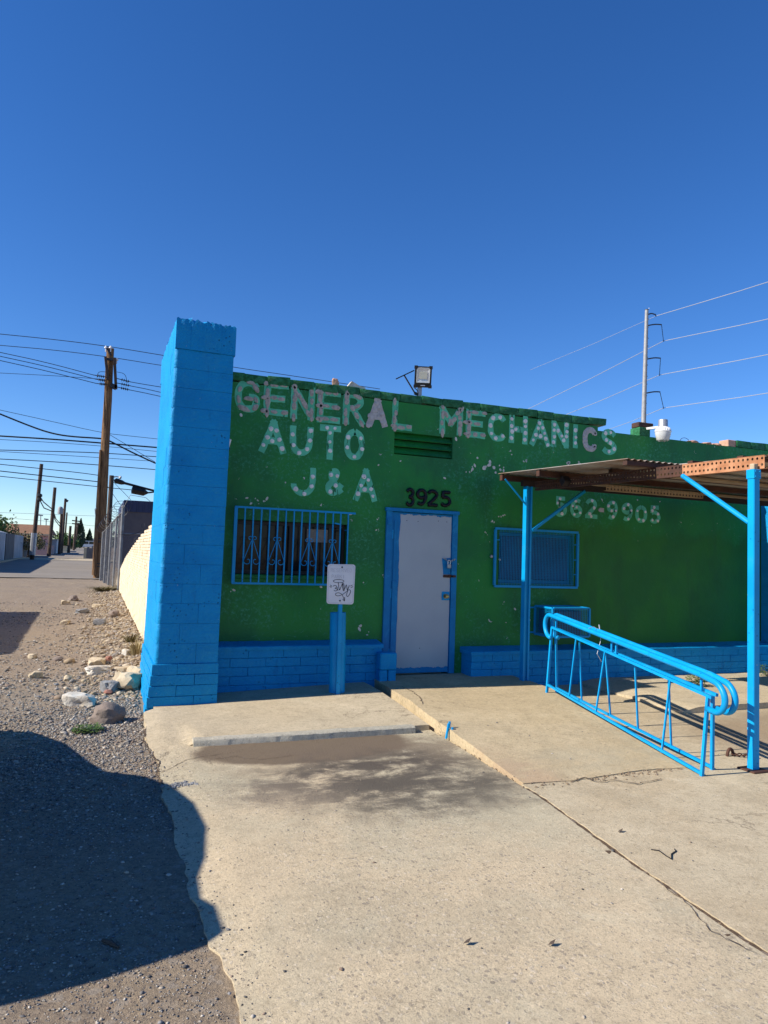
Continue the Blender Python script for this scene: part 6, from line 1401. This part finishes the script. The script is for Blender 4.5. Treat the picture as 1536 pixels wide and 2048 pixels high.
bush('tall dark cypress at the far end of the alley', 159.5, 1085, 190, 2.4, 7.2, 'leaf_dark', 7, 'cypress_tree', 'tree', 1500, .28, True); bush('second shorter cypress behind the far white van', 178, 1085, 215, 2.0, 5.2, 'leaf_dark', 8, 'cypress_tree', 'tree', 1100, .26, True)
bush('leafy tree top at the left edge above the fence', -2, 1060, 70, 3.4, 3.7, 'leaf_green', 9, 'tree', 'tree', 1200, .14); bush('dry thin shrub rising beside the brown roof', 27, 1060, 70, 1.2, 3.4, 'leaf_dry', 10, n=260, s=.12)
# far tree line and low houses
b = MB(); r_ = np.random.default_rng(4)
for k in range(9000):
    x = r_.uniform(-90, 30); y = r_.uniform(255, 300); p = Vector((x, y, 1.4 + abs(r_.normal(0, 1.3)) * (1 + .6 * math.sin(x * .21)))); u = Vector(r_.normal(0, 1, 3)).normalized(); v = u.orthogonal().normalized(); q = r_.uniform(.3, .8); b.add([p - u * q, p + v * q, p + u * q, p - v * q], [(0, 1, 2, 3)])
struct(b.build('far_treeline', 'leaf_far', fix=False), 'stuff')
fh = thing('far_house', 'long low brown house behind the cars at the end of the alley', 'house', (-3, 240, 1.4)); a = onY(160, 1080, 240); c = onY(215, 1080, 240)
b = MB(); b.box((a[0], 240, .8), (c[0], 248, a[2])); b.build('wall', 'brown_wall', fh); b = MB(); b.box((a[0] - .5, 239.5, a[2] + .002), (c[0] + .5, 248.5, a[2] + .5)); b.build('roof', 'white_panel', fh)
for k in range(4): b = MB(); b.box((a[0] + 1 + k * 2.2, 239.95, 1.7), (a[0] + 2.2 + k * 2.2, 239.998, 2.7)); b.build('window', 'car_glass', fh)

# ------------------------------------------------------------------ neighbours just left of the view whose shadows reach the alley
suv = thing('sport_utility_vehicle', 'dark sport utility vehicle parked on the gravel beside the camera, its shadow across the foreground', 'car', (-2.6, 5, -.03))
XR = -1.74; g = -.03
prof_s = [(3.10, .35), (2.98, .62), (2.97, 1.02), (3.07, 1.33), (3.21, 1.63), (3.27, 1.69), (3.50, 1.69), (3.60, 1.65), (3.83, 1.66), (4.04, 1.71), (4.44, 1.765), (4.86, 1.75), (5.28, 1.67), (5.56, 1.55), (5.74, 1.36), (5.98, 1.29), (6.59, 1.15), (7.05, .95), (7.15, .77), (7.18, .42), (7.1, .33)]
b = MB(); n = len(prof_s); vs = []
for (x, ins) in ((XR, 0.), (XR - .06, -.0), (XR - 1.7, 0), (XR - 1.76, .0)): vs += [(x, p[0], g + p[1]) for p in prof_s]
b.add(vs, [tuple(range(n)), tuple(3 * n + k for k in reversed(range(n)))] + [(r_ * n + k, r_ * n + (k + 1) % n, (r_ + 1) * n + (k + 1) % n, (r_ + 1) * n + k) for r_ in range(3) for k in range(n)]); b.build('body', 'car_dark', suv)
for x in (XR + .004, XR - 1.764):
    for (poly) in ([(3.4, 1.08), (3.42, 1.55), (4.3, 1.62), (4.3, 1.08)], [(4.4, 1.08), (4.4, 1.62), (5.1, 1.58), (5.45, 1.45), (5.62, 1.1)]):
        b = MB(); b.prism([(p[0], g + p[1]) for p in poly], 0, x - .002, x + .002); b.build('window', 'car_glass', suv)
for y in (3.75, 6.4):
    for x in (XR - .2, XR - 1.76):
        b = MB(); b.lathe((x, y, g + .36), [(.02, 0), (.36, .0), (.36, .22), (.02, .22)], 20, (1, 0, 0)); w = b.build('wheel', 'tyre', suv); b = MB(); b.lathe((x + (.221 if x > -2.3 else -.004), y, g + .36), [(.22, 0), (.22, .004)], 14, (1, 0, 0)); b.build('rim', 'galvanised', w)
sh = thing('storage_shed', 'grey storage shed standing along the left side of the alley', 'shed', (-5.5, 15, gz(15)))
b = MB(); b.box((-8, 11.9, gz(12) - .2), (-4.72, 18.6, 2.45)); b.build('wall', 'grey_block', sh); b = MB(); b.box((-8.1, 11.85, 2.452), (-4.62, 18.7, 2.56)); b.build('roof', 'white_panel', sh)
hh = thing('left_house', 'plain brown house beyond the shed on the left of the alley', 'house', (-12, 45, gz(45)))
b = MB(); b.box((-18, 39.5, gz(40) - .2), (-9.3, 62, 4.4)); b.build('wall', 'brown_wall', hh); b = MB(); b.box((-18.2, 39.3, 4.402), (-9.1, 62.2, 4.6)); b.build('roof', 'shingle', hh)
